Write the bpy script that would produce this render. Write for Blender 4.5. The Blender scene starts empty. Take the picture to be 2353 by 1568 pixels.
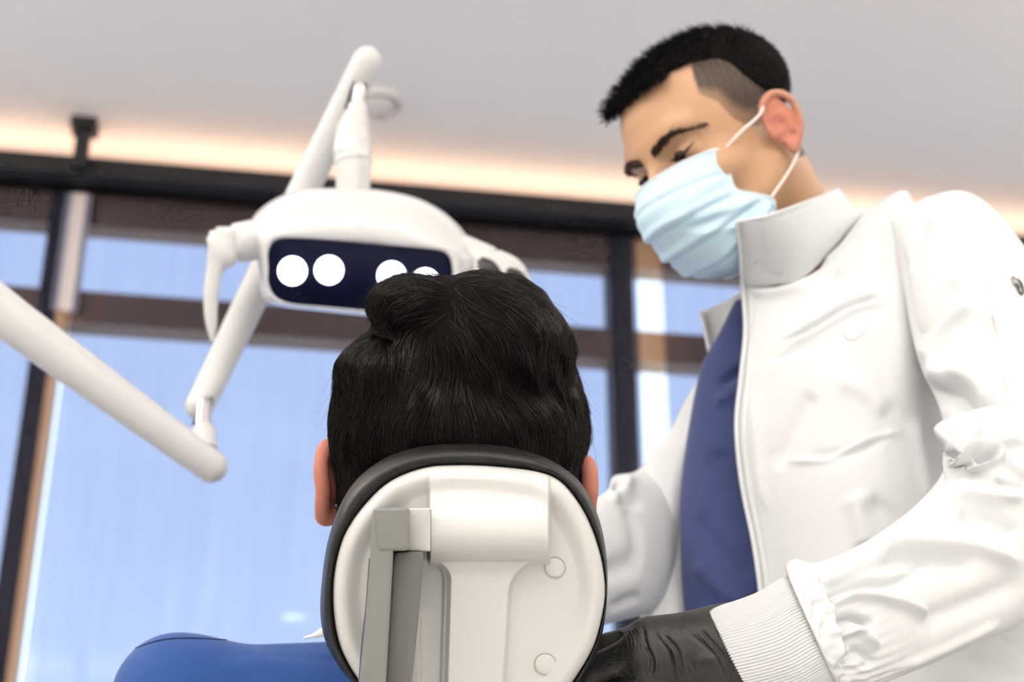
import bpy, math, random
import numpy as np
from mathutils import Vector
rng = np.random.default_rng(7); random.seed(7)
S = bpy.context.scene; COL = S.collection
# ------------------------------------------------------------------ camera
W, H, LENS = 2353, 1568, 55.0
FPX = LENS/36*W; PITCH = math.radians(25)
CAM = np.array([0, 0, .75])
RT = np.array([1., 0, 0]); FW = np.array([0, math.cos(PITCH), math.sin(PITCH)]); UP = np.array([0, -math.sin(PITCH), math.cos(PITCH)])
def V(px, py, d):
    return CAM + d*(FW + (px-W/2)/FPX*RT + (H/2-py)/FPX*UP)
def VA(a):
    a = np.asarray(a, float); return CAM + a[..., 2:3]*(FW + (a[..., 0:1]-W/2)/FPX*RT + (H/2-a[..., 1:2])/FPX*UP)
def proj(P):
    q = P-CAM; d = q@FW
    return W/2+FPX*(q@RT)/d, H/2-FPX*(q@UP)/d, d
cd = bpy.data.cameras.new('camera'); cam = bpy.data.objects.new('camera', cd); COL.objects.link(cam)
cam.location = CAM; cam.rotation_euler = (math.pi/2+PITCH, 0, 0)
cd.lens = LENS; cd.sensor_width = 36; cd.clip_start = .05
cd.dof.use_dof = True; cd.dof.focus_distance = .985; cd.dof.aperture_fstop = 7.0; cd.dof.aperture_blades = 0
S.camera = cam
cy = S.cycles; cy.use_adaptive_sampling = True; cy.adaptive_threshold = .06; cy.adaptive_min_samples = 8; cy.max_bounces = 6; cy.diffuse_bounces = 4; cy.glossy_bounces = 3; cy.transmission_bounces = 3; cy.transparent_max_bounces = 10; cy.caustics_reflective = False; cy.caustics_refractive = False
S.view_settings.view_transform = 'Standard'; S.view_settings.look = 'None'; S.view_settings.gamma = 1
S.view_settings.exposure = 0.25; S.view_settings.use_curve_mapping = False

# ------------------------------------------------------------------ materials
def mat(name, col, rough=.5, metal=0, sss=0, emis=None, es=0, coat=0, spec=.5, bump=None, sheen=0, cnoise=None, trans=0, sssr=(1, .3, .15), ior=1.45):
    m = bpy.data.materials.new(name); m.use_nodes = True; nt = m.node_tree; b = nt.nodes['Principled BSDF']
    b.inputs['Base Color'].default_value = (*col, 1); b.inputs['Roughness'].default_value = rough
    b.inputs['Metallic'].default_value = metal; b.inputs['Coat Weight'].default_value = coat; b.inputs['Coat Roughness'].default_value = .05
    b.inputs['Specular IOR Level'].default_value = spec; b.inputs['Sheen Weight'].default_value = sheen; b.inputs['IOR'].default_value = ior
    b.inputs['Transmission Weight'].default_value = trans
    if sss:
        b.inputs['Subsurface Weight'].default_value = sss; b.inputs['Subsurface Radius'].default_value = sssr; b.inputs['Subsurface Scale'].default_value = .005
    if emis: b.inputs['Emission Color'].default_value = (*emis, 1); b.inputs['Emission Strength'].default_value = es
    tc = nt.nodes.new('ShaderNodeTexCoord')
    if cnoise:   # (scale, second colour)
        n = nt.nodes.new('ShaderNodeTexNoise'); n.inputs['Scale'].default_value = cnoise[0]; n.inputs['Detail'].default_value = 4
        nt.links.new(tc.outputs['Object'], n.inputs['Vector'])
        mx = nt.nodes.new('ShaderNodeMix'); mx.data_type = 'RGBA'; mx.inputs['A'].default_value = (*col, 1); mx.inputs['B'].default_value = (*cnoise[1], 1)
        nt.links.new(n.outputs['Fac'], mx.inputs['Factor']); nt.links.new(mx.outputs['Result'], b.inputs['Base Color'])
    if bump:     # list of (scale, strength, dist)
        prev = None
        for sc, st, di in bump:
            n = nt.nodes.new('ShaderNodeTexNoise'); n.inputs['Scale'].default_value = sc; n.inputs['Detail'].default_value = 3
            nt.links.new(tc.outputs['Object'], n.inputs['Vector'])
            bp = nt.nodes.new('ShaderNodeBump'); bp.inputs['Strength'].default_value = st; bp.inputs['Distance'].default_value = di
            nt.links.new(n.outputs['Fac'], bp.inputs['Height'])
            if prev: nt.links.new(prev.outputs['Normal'], bp.inputs['Normal'])
            prev = bp
        nt.links.new(prev.outputs['Normal'], b.inputs['Normal'])
    return m
M = {}
M['ceiling'] = mat('ceiling_paint', (.93, .875, .815), .9, bump=[(60, .1, .002)])
M['wall'] = mat('wall_paint', (.80, .78, .75), .9, bump=[(60, .1, .002)])
M['floor'] = mat('floor_vinyl', (.62, .60, .57), .45, cnoise=(3, (.70, .68, .64)))
M['header'] = mat('black_metal', (.012, .012, .013), .6)
M['frame'] = mat('tan_aluminium', (.54, .33, .19), .5); M['mullion'] = mat('dark_bronze_mullion', (.15, .125, .105), .5)
M['darkframe'] = mat('dark_bronze', (.06, .05, .05), .5)
M['lampwhite'] = mat('gloss_white_plastic', (.64, .65, .65), .22, coat=.6)
M['armwhite'] = mat('satin_white_enamel', (.64, .65, .65), .35, coat=.2)
M['chrome'] = mat('chrome', (.8, .8, .8), .12, metal=1)
M['blackplastic'] = mat('black_plastic', (.02, .02, .022), .45)
M['panel'] = mat('dark_blue_glass_panel', (.0025, .004, .022), .55, spec=.12)
M['led'] = mat('led_lens', (.9, .9, .95), .3, emis=(.93, .92, 1), es=4.0)
M['shell'] = mat('warm_white_shell', (.60, .605, .592), .3, coat=.25)
M['greyplastic'] = mat('grey_plastic', (.21, .22, .212), .36, coat=.2)
M['greydark'] = mat('grey_inner_plastic', (.16, .165, .155), .4)
M['cushion'] = mat('black_vinyl_cushion', (.012, .012, .012), .38, bump=[(900, .25, .0004)])
M['skin'] = mat('skin_tan', (.50, .295, .17), .46, sss=.1, cnoise=(45, (.56, .335, .20)), bump=[(1500, .15, .0003)])
M['skin2'] = mat('skin_patient', (.60, .30, .20), .5, sss=.3, bump=[(1800, .15, .0003)])
M['ear'] = mat('skin_ear_flushed', (.70, .22, .15), .45, sss=.4)
M['ear_patient'] = mat('skin_ear_rosy', (.44, .155, .115), .55, sss=.05, bump=[(1500, .2, .0004)], cnoise=(60, (.56, .22, .15)))
M['hair'] = mat('black_hair', (.006, .0044, .0036), .27, spec=.5, cnoise=(300, (.011, .0075, .0055)))
M['hairbase'] = mat('black_hair_roots', (.004, .0032, .003), .85, spec=.12)
M['hair2'] = mat('black_short_hair', (.008, .007, .008), .6, spec=.22)
M['brow'] = mat('brow_hair', (.07, .04, .028), .85)
M['eye'] = mat('dark_eye', (.012, .006, .004), .1)
M['eyewhite'] = mat('eye_white', (.5, .42, .38), .3)
M['coat'] = mat('white_coat_fabric', (.70, .725, .735), .8, sheen=.1, bump=[(9, .35, .012), (38, .22, .004), (1800, .1, .0003)])
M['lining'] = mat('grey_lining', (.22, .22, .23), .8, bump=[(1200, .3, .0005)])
M['cuff'] = mat('rib_knit', (.67, .69, .70), .85, bump=[(2500, .2, .0003)])
M['scrub'] = mat('navy_scrub', (.036, .055, .165), .85, sheen=.15, bump=[(8, .5, .012), (1500, .2, .0004)])
M['shirt'] = mat('royal_blue_shirt', (.014, .070, .28), .8, sheen=.15, bump=[(7, .35, .01), (1800, .15, .0003)])
M['seam'] = mat('navy_thread', (.008, .02, .09), .9)
M['bib'] = mat('white_paper_bib', (.85, .85, .88), .8)
M['glove'] = mat('black_nitrile', (.026, .026, .026), .42, bump=[(90, .35, .002), (1200, .2, .0003)])
M['strap'] = mat('elastic_loop', (.85, .78, .74), .8)
M['plasticchair'] = mat('chair_upholstery', (.02, .02, .022), .45)
M['metalgrey'] = mat('zip_metal', (.30, .30, .31), .35, metal=.8)
M['detector'] = mat('detector_plastic', (.78, .75, .72), .3)
M['lampdisc'] = mat('downlight_disc', (.9, .9, .9), .4, emis=(1, .97, .92), es=38)
def mask_mat():
    m = mat('pale_blue_mask', (.57, .765, .895), .75, bump=[(14, .5, .006), (900, .3, .0004)]); return m
M['mask'] = mask_mat()
M['maskedge'] = mat('mask_trim_band', (.70, .82, .88), .8)
def head_mat():    # skin with a clipped hair fade: the stubble follows the attribute 'hair'
    m = M['skin'].copy(); m.name = 'skin_with_fade'; nt = m.node_tree; b = nt.nodes['Principled BSDF']
    src = b.inputs['Base Color'].links[0].from_socket
    a2 = nt.nodes.new('ShaderNodeAttribute'); a2.attribute_name = 'flush'; m2 = nt.nodes.new('ShaderNodeMix'); m2.data_type = 'RGBA'; m2.inputs['B'].default_value = (.54, .20, .135, 1)
    nt.links.new(a2.outputs['Fac'], m2.inputs['Factor']); nt.links.new(src, m2.inputs['A']); src = m2.outputs['Result']
    at = nt.nodes.new('ShaderNodeAttribute'); at.attribute_name = 'hair'
    mx = nt.nodes.new('ShaderNodeMix'); mx.data_type = 'RGBA'; mx.inputs['B'].default_value = (.010, .008, .007, 1)
    nt.links.new(at.outputs['Fac'], mx.inputs['Factor']); nt.links.new(src, mx.inputs['A']); nt.links.new(mx.outputs['Result'], b.inputs['Base Color'])
    return m
M['head'] = head_mat()
def fabric_mat():  # woven roller-blind screen: dark yarn with open holes that let the sky through
    m = bpy.data.materials.new('screen_fabric'); m.use_nodes = True; nt = m.node_tree; nt.nodes.clear()
    out = nt.nodes.new('ShaderNodeOutputMaterial'); mix = nt.nodes.new('ShaderNodeMixShader')
    tr = nt.nodes.new('ShaderNodeBsdfTransparent'); df = nt.nodes.new('ShaderNodeBsdfDiffuse')
    df.inputs['Color'].default_value = (.03, .032, .05, 1)
    tc = nt.nodes.new('ShaderNodeTexCoord'); mp = nt.nodes.new('ShaderNodeMapping'); mp.inputs['Scale'].default_value = (30, 30, 2)
    n = nt.nodes.new('ShaderNodeTexNoise'); n.inputs['Scale'].default_value = 1.2; n.inputs['Detail'].default_value = 5
    cr_ = nt.nodes.new('ShaderNodeValToRGB'); cr_.color_ramp.elements[0].position = .25; cr_.color_ramp.elements[1].position = .75
    cr_.color_ramp.elements[0].color = (.665, .695, .80, 1); cr_.color_ramp.elements[1].color = (.705, .73, .82, 1)
    nt.links.new(tc.outputs['Object'], mp.inputs['Vector']); nt.links.new(mp.outputs['Vector'], n.inputs['Vector'])
    nt.links.new(n.outputs['Fac'], cr_.inputs['Fac']); nt.links.new(cr_.outputs['Color'], tr.inputs['Color'])
    mix.inputs['Fac'].default_value = .11
    nt.links.new(tr.outputs[0], mix.inputs[1]); nt.links.new(df.outputs[0], mix.inputs[2]); nt.links.new(mix.outputs[0], out.inputs[0])
    return m
M['fabric'] = fabric_mat()
def glass_mat():
    m = bpy.data.materials.new('window_glass'); m.use_nodes = True; nt = m.node_tree; nt.nodes.clear()
    out = nt.nodes.new('ShaderNodeOutputMaterial'); mix = nt.nodes.new('ShaderNodeMixShader')
    tr = nt.nodes.new('ShaderNodeBsdfTransparent'); tr.inputs['Color'].default_value = (.93, .96, .97, 1)
    gl = nt.nodes.new('ShaderNodeBsdfGlossy'); gl.inputs['Roughness'].default_value = .03; mix.inputs['Fac'].default_value = .05
    nt.links.new(tr.outputs[0], mix.inputs[1]); nt.links.new(gl.outputs[0], mix.inputs[2]); nt.links.new(mix.outputs[0], out.inputs[0])
    return m
M['glass'] = glass_mat()

# ------------------------------------------------------------------ mesh helpers
def tag(o, label=None, cat=None, group=None, kind=None):
    if label: o['label'] = label
    if cat: o['category'] = cat
    if group: o['group'] = group
    if kind: o['kind'] = kind
    return o
def mesh_obj(name, verts, quads, material, parent=None, smooth=True, mats=None, mindex=None):
    verts = np.asarray(verts, np.float32)
    me = bpy.data.meshes.new(name)
    if isinstance(quads, np.ndarray):
        n, k = quads.shape
        me.vertices.add(len(verts)); me.vertices.foreach_set('co', verts.ravel())
        me.loops.add(n*k); me.loops.foreach_set('vertex_index', quads.astype(np.int32).ravel())
        me.polygons.add(n); me.polygons.foreach_set('loop_start', np.arange(0, n*k, k, dtype=np.int32))
        me.update(calc_edges=True)
    else:
        me.from_pydata([tuple(map(float, v)) for v in verts], [], [tuple(int(i) for i in q) for q in quads])
    if smooth: me.polygons.foreach_set('use_smooth', np.ones(len(me.polygons), bool))
    for m in (mats or [material]): me.materials.append(m)
    if mindex is not None: me.polygons.foreach_set('material_index', mindex.astype(np.int32))
    me.update()
    o = bpy.data.objects.new(name, me); COL.objects.link(o)
    if parent: o.parent = parent
    return o
def empty(name, loc=(0, 0, 0)):
    o = bpy.data.objects.new(name, None); COL.objects.link(o); o.location = loc; o.empty_display_size = .05; return o
def keep(o, parent):     # parent while keeping world position (roots are never rotated)
    o.parent = parent; o.matrix_parent_inverse.identity(); o.location = Vector(o.location)-Vector(parent.location); return o
def smooth_auto(o, ang=40):
    me = o.data; 
    try: me.set_sharp_from_angle(angle=math.radians(ang))
    except Exception: pass
def cr(P, n, closed=False):
    """Catmull-Rom through rows of P -> n samples"""
    P = np.asarray(P, float); k = len(P)
    t = np.linspace(0, k if closed else k-1, n, endpoint=not closed)
    i = np.floor(t).astype(int); 
    if not closed: i = np.minimum(i, k-2)
    f = (t-i); f = f.reshape((-1,)+(1,)*(P.ndim-1))
    def g(j):
        if closed: return P[j % k]
        lo = 2*P[0]-P[1]; hi = 2*P[-1]-P[-2]
        Q = np.concatenate([lo[None], P, hi[None]]); return Q[j+1]
    a, b, c, d = g(i-1), g(i), g(i+1), g(i+2)
    return .5*((2*b)+(-a+c)*f+(2*a-5*b+4*c-d)*f**2+(-a+3*b-3*c+d)*f**3)
def grid_faces(nr, nc, wrap=False):
    r = np.arange(nr-1)[:, None]; c = np.arange(nc if wrap else nc-1)[None]
    c2 = (c+1) % nc
    return np.stack([r*nc+c+0*r, r*nc+c2+0*r, (r+1)*nc+c2, (r+1)*nc+c+0*r], -1).reshape(-1, 4)
def vnormals(v, q):
    n = np.zeros_like(v); a, b, c, d = (v[q[:, i]] for i in range(4))
    fn = np.cross(c-a, d-b)
    for i in range(4): np.add.at(n, q[:, i], fn)
    return n/np.maximum(np.linalg.norm(n, axis=1, keepdims=True), 1e-12)
def creases(v, n, lines, face_cam=True):
    """real folds: raise/lower the surface along polylines traced over the part (px, py, amp m, width px)"""
    px, py, d = proj(v); out = v.copy()
    for pts, amp, wd in lines:
        p = cr(np.array(pts, float), max(12, len(pts)*10)); dist = np.full(len(v), 1e9); 
        par = np.zeros(len(v))
        for k in range(len(p)-1):
            a, b = p[k], p[k+1]; ab = b-a; L = (ab@ab)+1e-9
            t = np.clip(((px-a[0])*ab[0]+(py-a[1])*ab[1])/L, 0, 1)
            dd = np.hypot(px-a[0]-t*ab[0], py-a[1]-t*ab[1]); m = dd < dist
            dist = np.where(m, dd, dist); par = np.where(m, (k+t)/(len(p)-1), par)
        fade = np.clip(np.sin(np.clip(par, 0, 1)*math.pi)*2.2, 0, 1)
        facing = 1.0 if not face_cam else np.clip(-((v-CAM)*n).sum(1)/np.linalg.norm(v-CAM, axis=1)*3, 0, 1)
        out += n*(amp*np.exp(-(dist/wd)**2)*fade*facing)[:, None]
    return out
def loft(name, rings, material, parent=None, nr=60, nc=64, lines=None, caps=True, fn=None, k=.85, gain=1.):
    """closed tube: rings = (ax,ay,bx,by,depth,ratio) silhouette pairs"""
    R = []
    for r in rings:
        ax, ay, bx, by, d = r[:5]; kk = r[5] if len(r) > 5 else k; dd = r[6] if len(r) > 6 else 0
        A, B = V(ax, ay, d-dd), V(bx, by, d+dd)
        R.append(np.concatenate([A, B, [kk]]))
    R = cr(R, nr); v = []
    th = np.linspace(0, 2*math.pi, nc, endpoint=False)
    for r in R:
        A, B, kk = r[:3], r[3:6], r[6]; c = (A+B)/2; a = (B-A)/2; L = np.linalg.norm(a)
        w = c-CAM; w /= np.linalg.norm(w); w -= a*(w@a)/(L*L); w /= np.linalg.norm(w)
        v.append(c+np.cos(th)[:, None]*a+np.sin(th)[:, None]*w*L*kk)
    v = np.concatenate(v); q = grid_faces(nr, nc, True)
    n = vnormals(v, q); c = v.mean(0)
    cent = v.reshape(nr, nc, 3).mean(1, keepdims=True).repeat(nc, 1).reshape(-1, 3)
    if ((v-cent)*n).sum() < 0: q = q[:, ::-1]; n = -n
    if lines: v = creases(v, n, [(p, a*gain, w) for p, a, w in lines])
    if fn is not None: v = v+n*fn(np.repeat(np.linspace(0, 1, nr), nc), np.tile(th, nr))[:, None]
    if caps:
        vs = [v]; qs = [q]; base = len(v)
        for e, ri in ((0, 0), (1, nr-1)):
            ring = v[ri*nc:(ri+1)*nc]; vs.append(ring.mean(0)[None]); idx = np.arange(nc)+ri*nc; nx = np.roll(idx, -1)
            t = np.stack([np.full(nc, base+e), idx, nx, nx], 1)
            qs.append(t)
        v = np.concatenate(vs); fl = [tuple(x) for x in q]+[tuple(x[:3]) for t in qs[1:] for x in t]
        return mesh_obj(name, v, fl, material, parent)
    return mesh_obj(name, v, q, material, parent)
def tube(name, pts, rad, material, parent=None, nc=24, n=None, closed=False, flat=1.0, roundend=True):
    """swept circular tube through world points"""
    P = np.array([np.asarray(p, float) for p in pts]); rad = np.full(len(P), rad) if np.isscalar(rad) else np.array(rad, float)
    Q = np.concatenate([P, rad[:, None]], 1)
    if len(P) > 2 or n: Q = cr(Q, n or len(P)*8, closed)
    P, rad = Q[:, :3], Q[:, 3]
    if roundend and not closed:
        t0 = P[0]-P[1]; t0 /= np.linalg.norm(t0); t1 = P[-1]-P[-2]; t1 /= np.linalg.norm(t1)
        a = np.linspace(0, math.pi/2, 6)[1:]
        s = [P[0]+t0*rad[0]*math.sin(x)*roundend for x in a][::-1]; sr = [rad[0]*max(math.cos(x), .02) for x in a][::-1]
        e = [P[-1]+t1*rad[-1]*math.sin(x)*roundend for x in a]; er = [rad[-1]*max(math.cos(x), .02) for x in a]
        P = np.concatenate([s, P, e]); rad = np.concatenate([sr, rad, er])
    T = np.gradient(P, axis=0)
    if closed: T = np.roll(P, -1, 0)-np.roll(P, 1, 0)
    T /= np.linalg.norm(T, axis=1, keepdims=True)
    u = np.cross(T[0], [0.3, .9, .31]); u /= np.linalg.norm(u); th = np.linspace(0, 2*math.pi, nc, endpoint=False); v = []
    for p, t, r in zip(P, T, rad):
        u = u-t*(u@t); u /= np.linalg.norm(u); w = np.cross(t, u)
        v.append(p+r*(np.cos(th)[:, None]*u+flat*np.sin(th)[:, None]*w))
    nr = len(P); v = np.concatenate(v); q = grid_faces(nr, nc, True)
    fl = [tuple(x) for x in q]
    if closed: fl += [((nr-1)*nc+i, (nr-1)*nc+(i+1) % nc, (i+1) % nc, i) for i in range(nc)]
    else: fl += [tuple(range(nc))[::-1], tuple(range((nr-1)*nc, nr*nc))]
    return mesh_obj(name, v, [f[::-1] for f in fl], material, parent)
def patch(name, rows, material, parent=None, nu=70, nv=70, lines=None, thick=.0015, fn=None):
    """cloth sheet through a grid of (px,py,depth) control points, real thickness by Solidify"""
    G = VA(np.array(rows, float)); G = cr(G, nu); G = cr(G.transpose(1, 0, 2), nv).transpose(1, 0, 2)
    v = G.reshape(-1, 3); q = grid_faces(nu, nv); n = vnormals(v, q)
    if ((v-CAM)*n).sum() > 0: q = q[:, ::-1]; n = -n
    if lines: v = creases(v, n, lines)
    if fn is not None: v = v+n*fn(v)[:, None]
    o = mesh_obj(name, v, q, material, parent)
    if thick:
        s = o.modifiers.new('thickness', 'SOLIDIFY'); s.thickness = thick; s.offset = -1
    return o
def polar(pts, n=240, c=None):
    P = cr(np.array(pts, float), len(pts)*24, True); c = P.mean(0) if c is None else np.array(c, float)
    a = np.arctan2(P[:, 1]-c[1], P[:, 0]-c[0]); r = np.hypot(*(P-c).T); o = np.argsort(a); a, r = a[o], r[o]
    th = np.linspace(-math.pi, math.pi, n, endpoint=False)
    rr = np.interp(th, np.concatenate([a-2*math.pi, a, a+2*math.pi]), np.tile(r, 3))
    return c, np.stack([c[0]+rr*np.cos(th), c[1]+rr*np.sin(th)], 1)
def layers(name, loops, material, parent=None, cap0=True, cap1=True, closed=False):
    """stack of closed loops given as (pts Nx2 px, depth) -> solid"""
    n = len(loops[0][0]); v = [VA(np.concatenate([p, np.broadcast_to(np.asarray(d, float).reshape(-1, 1), (n, 1))], 1)) for p, d in loops]
    nr = len(v); v = np.concatenate(v); q = grid_faces(nr, n, True); fl = [tuple(x) for x in q]
    if cap0: fl.append(tuple(range(n))[::-1])
    if cap1: fl.append(tuple(range((nr-1)*n, nr*n)))
    if closed: fl += [((nr-1)*n+i, (nr-1)*n+(i+1) % n, (i+1) % n, i) for i in range(n)]
    o = mesh_obj(name, v, fl, material, parent)
    import bmesh
    bm = bmesh.new(); bm.from_mesh(o.data); bmesh.ops.recalc_face_normals(bm, faces=bm.faces); bm.to_mesh(o.data); bm.free()
    return o
def offset_poly(P, d):
    a = np.roll(P, -1, 0)-np.roll(P, 1, 0); n = np.stack([a[:, 1], -a[:, 0]], 1); n /= np.linalg.norm(n, axis=1, keepdims=True)
    area = .5*np.sum(P[:, 0]*np.roll(P[:, 1], -1)-np.roll(P[:, 0], -1)*P[:, 1])
    return P+n*d*(1 if area > 0 else -1)
def densify(pts, step=4, rc=8):
    """polygon px -> rounded corners + even samples"""
    P = np.array(pts, float); out = []; k = len(P)
    for i in range(k):
        a, b, c = P[i-1], P[i], P[(i+1) % k]; r = rc
        u = (a-b); lu = np.linalg.norm(u); w = (c-b); lw = np.linalg.norm(w); r = min(r, lu*.45, lw*.45)
        p0, p1 = b+u/lu*r, b+w/lw*r
        for t in np.linspace(0, 1, 7): out.append((1-t)**2*p0+2*t*(1-t)*b+t*t*p1)
    return np.array(out)
def flatcaps(o):
    import bmesh
    me = o.data; s = np.array([len(p.vertices) < 5 for p in me.polygons]); me.polygons.foreach_set('use_smooth', s); smooth_auto(o, 50); return o
def slab(name, pts, d_front, d_back, material, parent=None, bev=3, rc=8):
    P = densify(pts, rc=rc); t = (d_back-d_front); loops = [(P, d_back)]
    bm_ = bev/FPX*d_front
    for a in np.linspace(0, math.pi/2, 5): loops.append((offset_poly(P, -bev*(1-math.cos(a))), d_front+bm_*(1-math.sin(a))))
    return flatcaps(layers(name, loops, material, parent))
def box(name, lo, hi, material, parent=None, rot=0., pivot=(0, 0), bev=0):
    lo, hi = np.array(lo, float), np.array(hi, float)
    v = np.array([[x, y, z] for x in (lo[0], hi[0]) for y in (lo[1], hi[1]) for z in (lo[2], hi[2])])
    f = [(0, 1, 3, 2), (4, 6, 7, 5), (0, 4, 5, 1), (2, 3, 7, 6), (0, 2, 6, 4), (1, 5, 7, 3)]
    if rot: c, s = math.cos(rot), math.sin(rot); v = np.stack([v[:, 0]*c-v[:, 1]*s, v[:, 0]*s+v[:, 1]*c, v[:, 2]], 1)
    o = mesh_obj(name, v, f, material, parent, smooth=False)
    if bev: b = o.modifiers.new('b', 'BEVEL'); b.width = bev; b.segments = 3
    return o
# ------------------------------------------------------------------ distance fields -> one continuous surface
def smin(a, b, k): h = np.clip(.5+.5*(b-a)/k, 0, 1); return b*(1-h)+a*h-k*h*(1-h)
def smax(a, b, k): return -smin(-a, -b, k)
def sph(P, c, r): return np.linalg.norm(P-np.asarray(c), axis=-1)-r
def cap(P, a, b, ra, rb=None):
    rb = ra if rb is None else rb; a = np.asarray(a, float); b = np.asarray(b, float); ab = b-a
    t = np.clip(((P-a)@ab)/(ab@ab), 0, 1); return np.linalg.norm(P-a-t[..., None]*ab, axis=-1)-(ra+(rb-ra)*t)
def ell(P, c, r, A=None):
    q = P-np.asarray(c)
    if A is not None: q = q@np.asarray(A).T
    r = np.asarray(r, float); k0 = np.linalg.norm(q/r, axis=-1); k1 = np.linalg.norm(q/(r*r), axis=-1)
    return k0*(k0-1)/np.maximum(k1, 1e-9)
def nets(fn, lo, hi, h):
    lo = np.array(lo, float); n = np.ceil((np.array(hi)-lo)/h).astype(int)+1
    B = 8; nb = -(-n//B); F = np.empty(nb*B, np.float32)       # coarse pass: only blocks near the surface are sampled finely
    bc = np.stack(np.meshgrid(*[lo[i]+h*(np.arange(nb[i])*B+(B-1)/2) for i in range(3)], indexing='ij'), -1).reshape(-1, 3)
    fb = fn(bc).reshape(nb); near_ = np.abs(fb) < h*B*1.9+.002
    Fb = np.broadcast_to(np.where(fb < 0, -1., 1.)[:, None, :, None, :, None], (nb[0], B, nb[1], B, nb[2], B)).astype(np.float32).copy()
    loc = np.stack(np.meshgrid(*[h*np.arange(B)]*3, indexing='ij'), -1).reshape(1, -1, 3); ids = np.argwhere(near_)
    for i0 in range(0, len(ids), 400):
        q = ids[i0:i0+400]; P = (lo+h*B*q)[:, None]+loc; val = fn(P.reshape(-1, 3)).reshape(len(q), B, B, B)
        Fb[q[:, 0], :, q[:, 1], :, q[:, 2], :] = val
    F = Fb.reshape(nb*B)[:n[0], :n[1], :n[2]]
    I = F < 0; m = n-1
    cnt = np.zeros(m, np.int8)
    offs = [(a, b, c) for a in (0, 1) for b in (0, 1) for c in (0, 1)]
    for a, b, c in offs: cnt += I[a:a+m[0], b:b+m[1], c:c+m[2]]
    act = (cnt > 0) & (cnt < 8); idx = np.full(m, -1, np.int64); ci = np.argwhere(act); idx[act] = np.arange(len(ci))
    acc = np.zeros((len(ci), 3)); num = np.zeros(len(ci))
    for ax in range(3):
        for o in [x for x in offs if x[ax] == 0]:
            p = ci+np.array(o); q = p.copy(); q[:, ax] += 1
            fa, fb = F[tuple(p.T)], F[tuple(q.T)]; x = (fa < 0) != (fb < 0); t = np.where(x, fa/np.where(x, fa-fb, 1), 0)
            pos = np.array(o, float)[None]+np.zeros((len(ci), 3)); pos[:, ax] += t
            acc[x] += pos[x]; num += x
    v = lo+h*(ci+acc/num[:, None]); quads = []
    for ax in range(3):
        b, c = (ax+1) % 3, (ax+2) % 3
        s0 = [slice(0, None)]*3; s1 = [slice(0, None)]*3; s0[ax] = slice(0, -1); s1[ax] = slice(1, None)
        e = I[tuple(s0)] != I[tuple(s1)]; p = np.argwhere(e); p = p[(p[:, b] > 0) & (p[:, c] > 0) & (p[:, b] < m[b]) & (p[:, c] < m[c])]
        eb = np.eye(3, dtype=int)[b]; ec = np.eye(3, dtype=int)[c]
        g = lambda r: idx[tuple(r.T)]
        Q = np.stack([g(p-eb-ec), g(p-ec), g(p), g(p-eb)], 1); ins = I[tuple(p.T)]
        Q[~ins] = Q[~ins][:, ::-1]; quads.append(Q[(Q >= 0).all(1)])
    q = np.concatenate(quads); e = h*.5
    for _ in range(2):
        f0 = fn(v); g = np.stack([fn(v+np.eye(3)[i]*e)-fn(v-np.eye(3)[i]*e) for i in range(3)], 1)/(2*e)
        v = v-g*np.clip(f0/np.maximum((g*g).sum(1), .05), -h, h)[:, None]
    return v, q
def field_grad(fn, P, e=.0008): 
    return np.stack([fn(P+np.eye(3)[i]*e)-fn(P-np.eye(3)[i]*e) for i in range(3)], 1)/(2*e)
def strands(name, L, rad, material, parent):
    """L: (N,K,3) polylines, rad: (K,) -> three-sided hairs in one mesh"""
    N, K, _ = L.shape; T = np.gradient(L, axis=1); T /= np.maximum(np.linalg.norm(T, axis=2, keepdims=True), 1e-9)
    u = np.cross(T, np.array([.2, .95, .25])); u /= np.maximum(np.linalg.norm(u, axis=2, keepdims=True), 1e-9); w = np.cross(T, u)
    rr = rad[None, :, None] if rad.ndim == 1 else rad[:, :, None]
    v = np.stack([L+rr*(math.cos(a)*u+math.sin(a)*w) for a in (0, 2.094, 4.189)], 2).reshape(-1, 3)
    i = np.arange(N)[:, None, None]*K*3; k = np.arange(K-1)[None, :, None]*3; s = np.arange(3)[None, None]; s2 = (s+1) % 3
    q = np.stack([i+k+s, i+k+s2, i+k+3+s2, i+k+3+s], -1).reshape(-1, 4)
    return mesh_obj(name, v, q, material, parent)

exec_parts = []
# ================================================================== ROOM
AL = math.radians(9.4); WY = 3.85; CZ = 3.10
RX = np.array([math.cos(AL), math.sin(AL), 0]); RY = np.array([-math.sin(AL), math.cos(AL), 0])
def wallpt(px, py, off=0.):
    d = FW+(px-W/2)/FPX*RT+(H/2-py)/FPX*UP; t = (WY+off-CAM@RY)/(d@RY); P = CAM+t*d; return P@RX, P[2]
def ceilpt(px, py, z=CZ):
    d = FW+(px-W/2)/FPX*RT+(H/2-py)/FPX*UP; t = (z-CAM[2])/d[2]; return CAM+t*d
def rbox(name, lo, hi, m, parent=None, **k): return box(name, lo, hi, m, parent, rot=AL, **k)
X0, X1, Y0 = -2.9, 3.1, -2.6
def st(o): o['kind'] = 'structure'; return o
st(rbox('floor', (X0-.1, Y0-.1, -.1), (X1+.1, WY+.5, 0), M['floor']))
st(rbox('ceiling', (X0-.1, Y0-.1, CZ), (X1+.1, WY+.5, CZ+.1), M['ceiling']))
st(rbox('wall_left', (X0-.1, Y0, 0), (X0, WY+.3, CZ), M['wall']))
st(rbox('wall_right', (X1, Y0, 0), (X1+.1, WY+.3, CZ), M['wall']))
st(rbox('wall_back', (X0, Y0-.1, 0), (X1, Y0, CZ), M['wall']))
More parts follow.
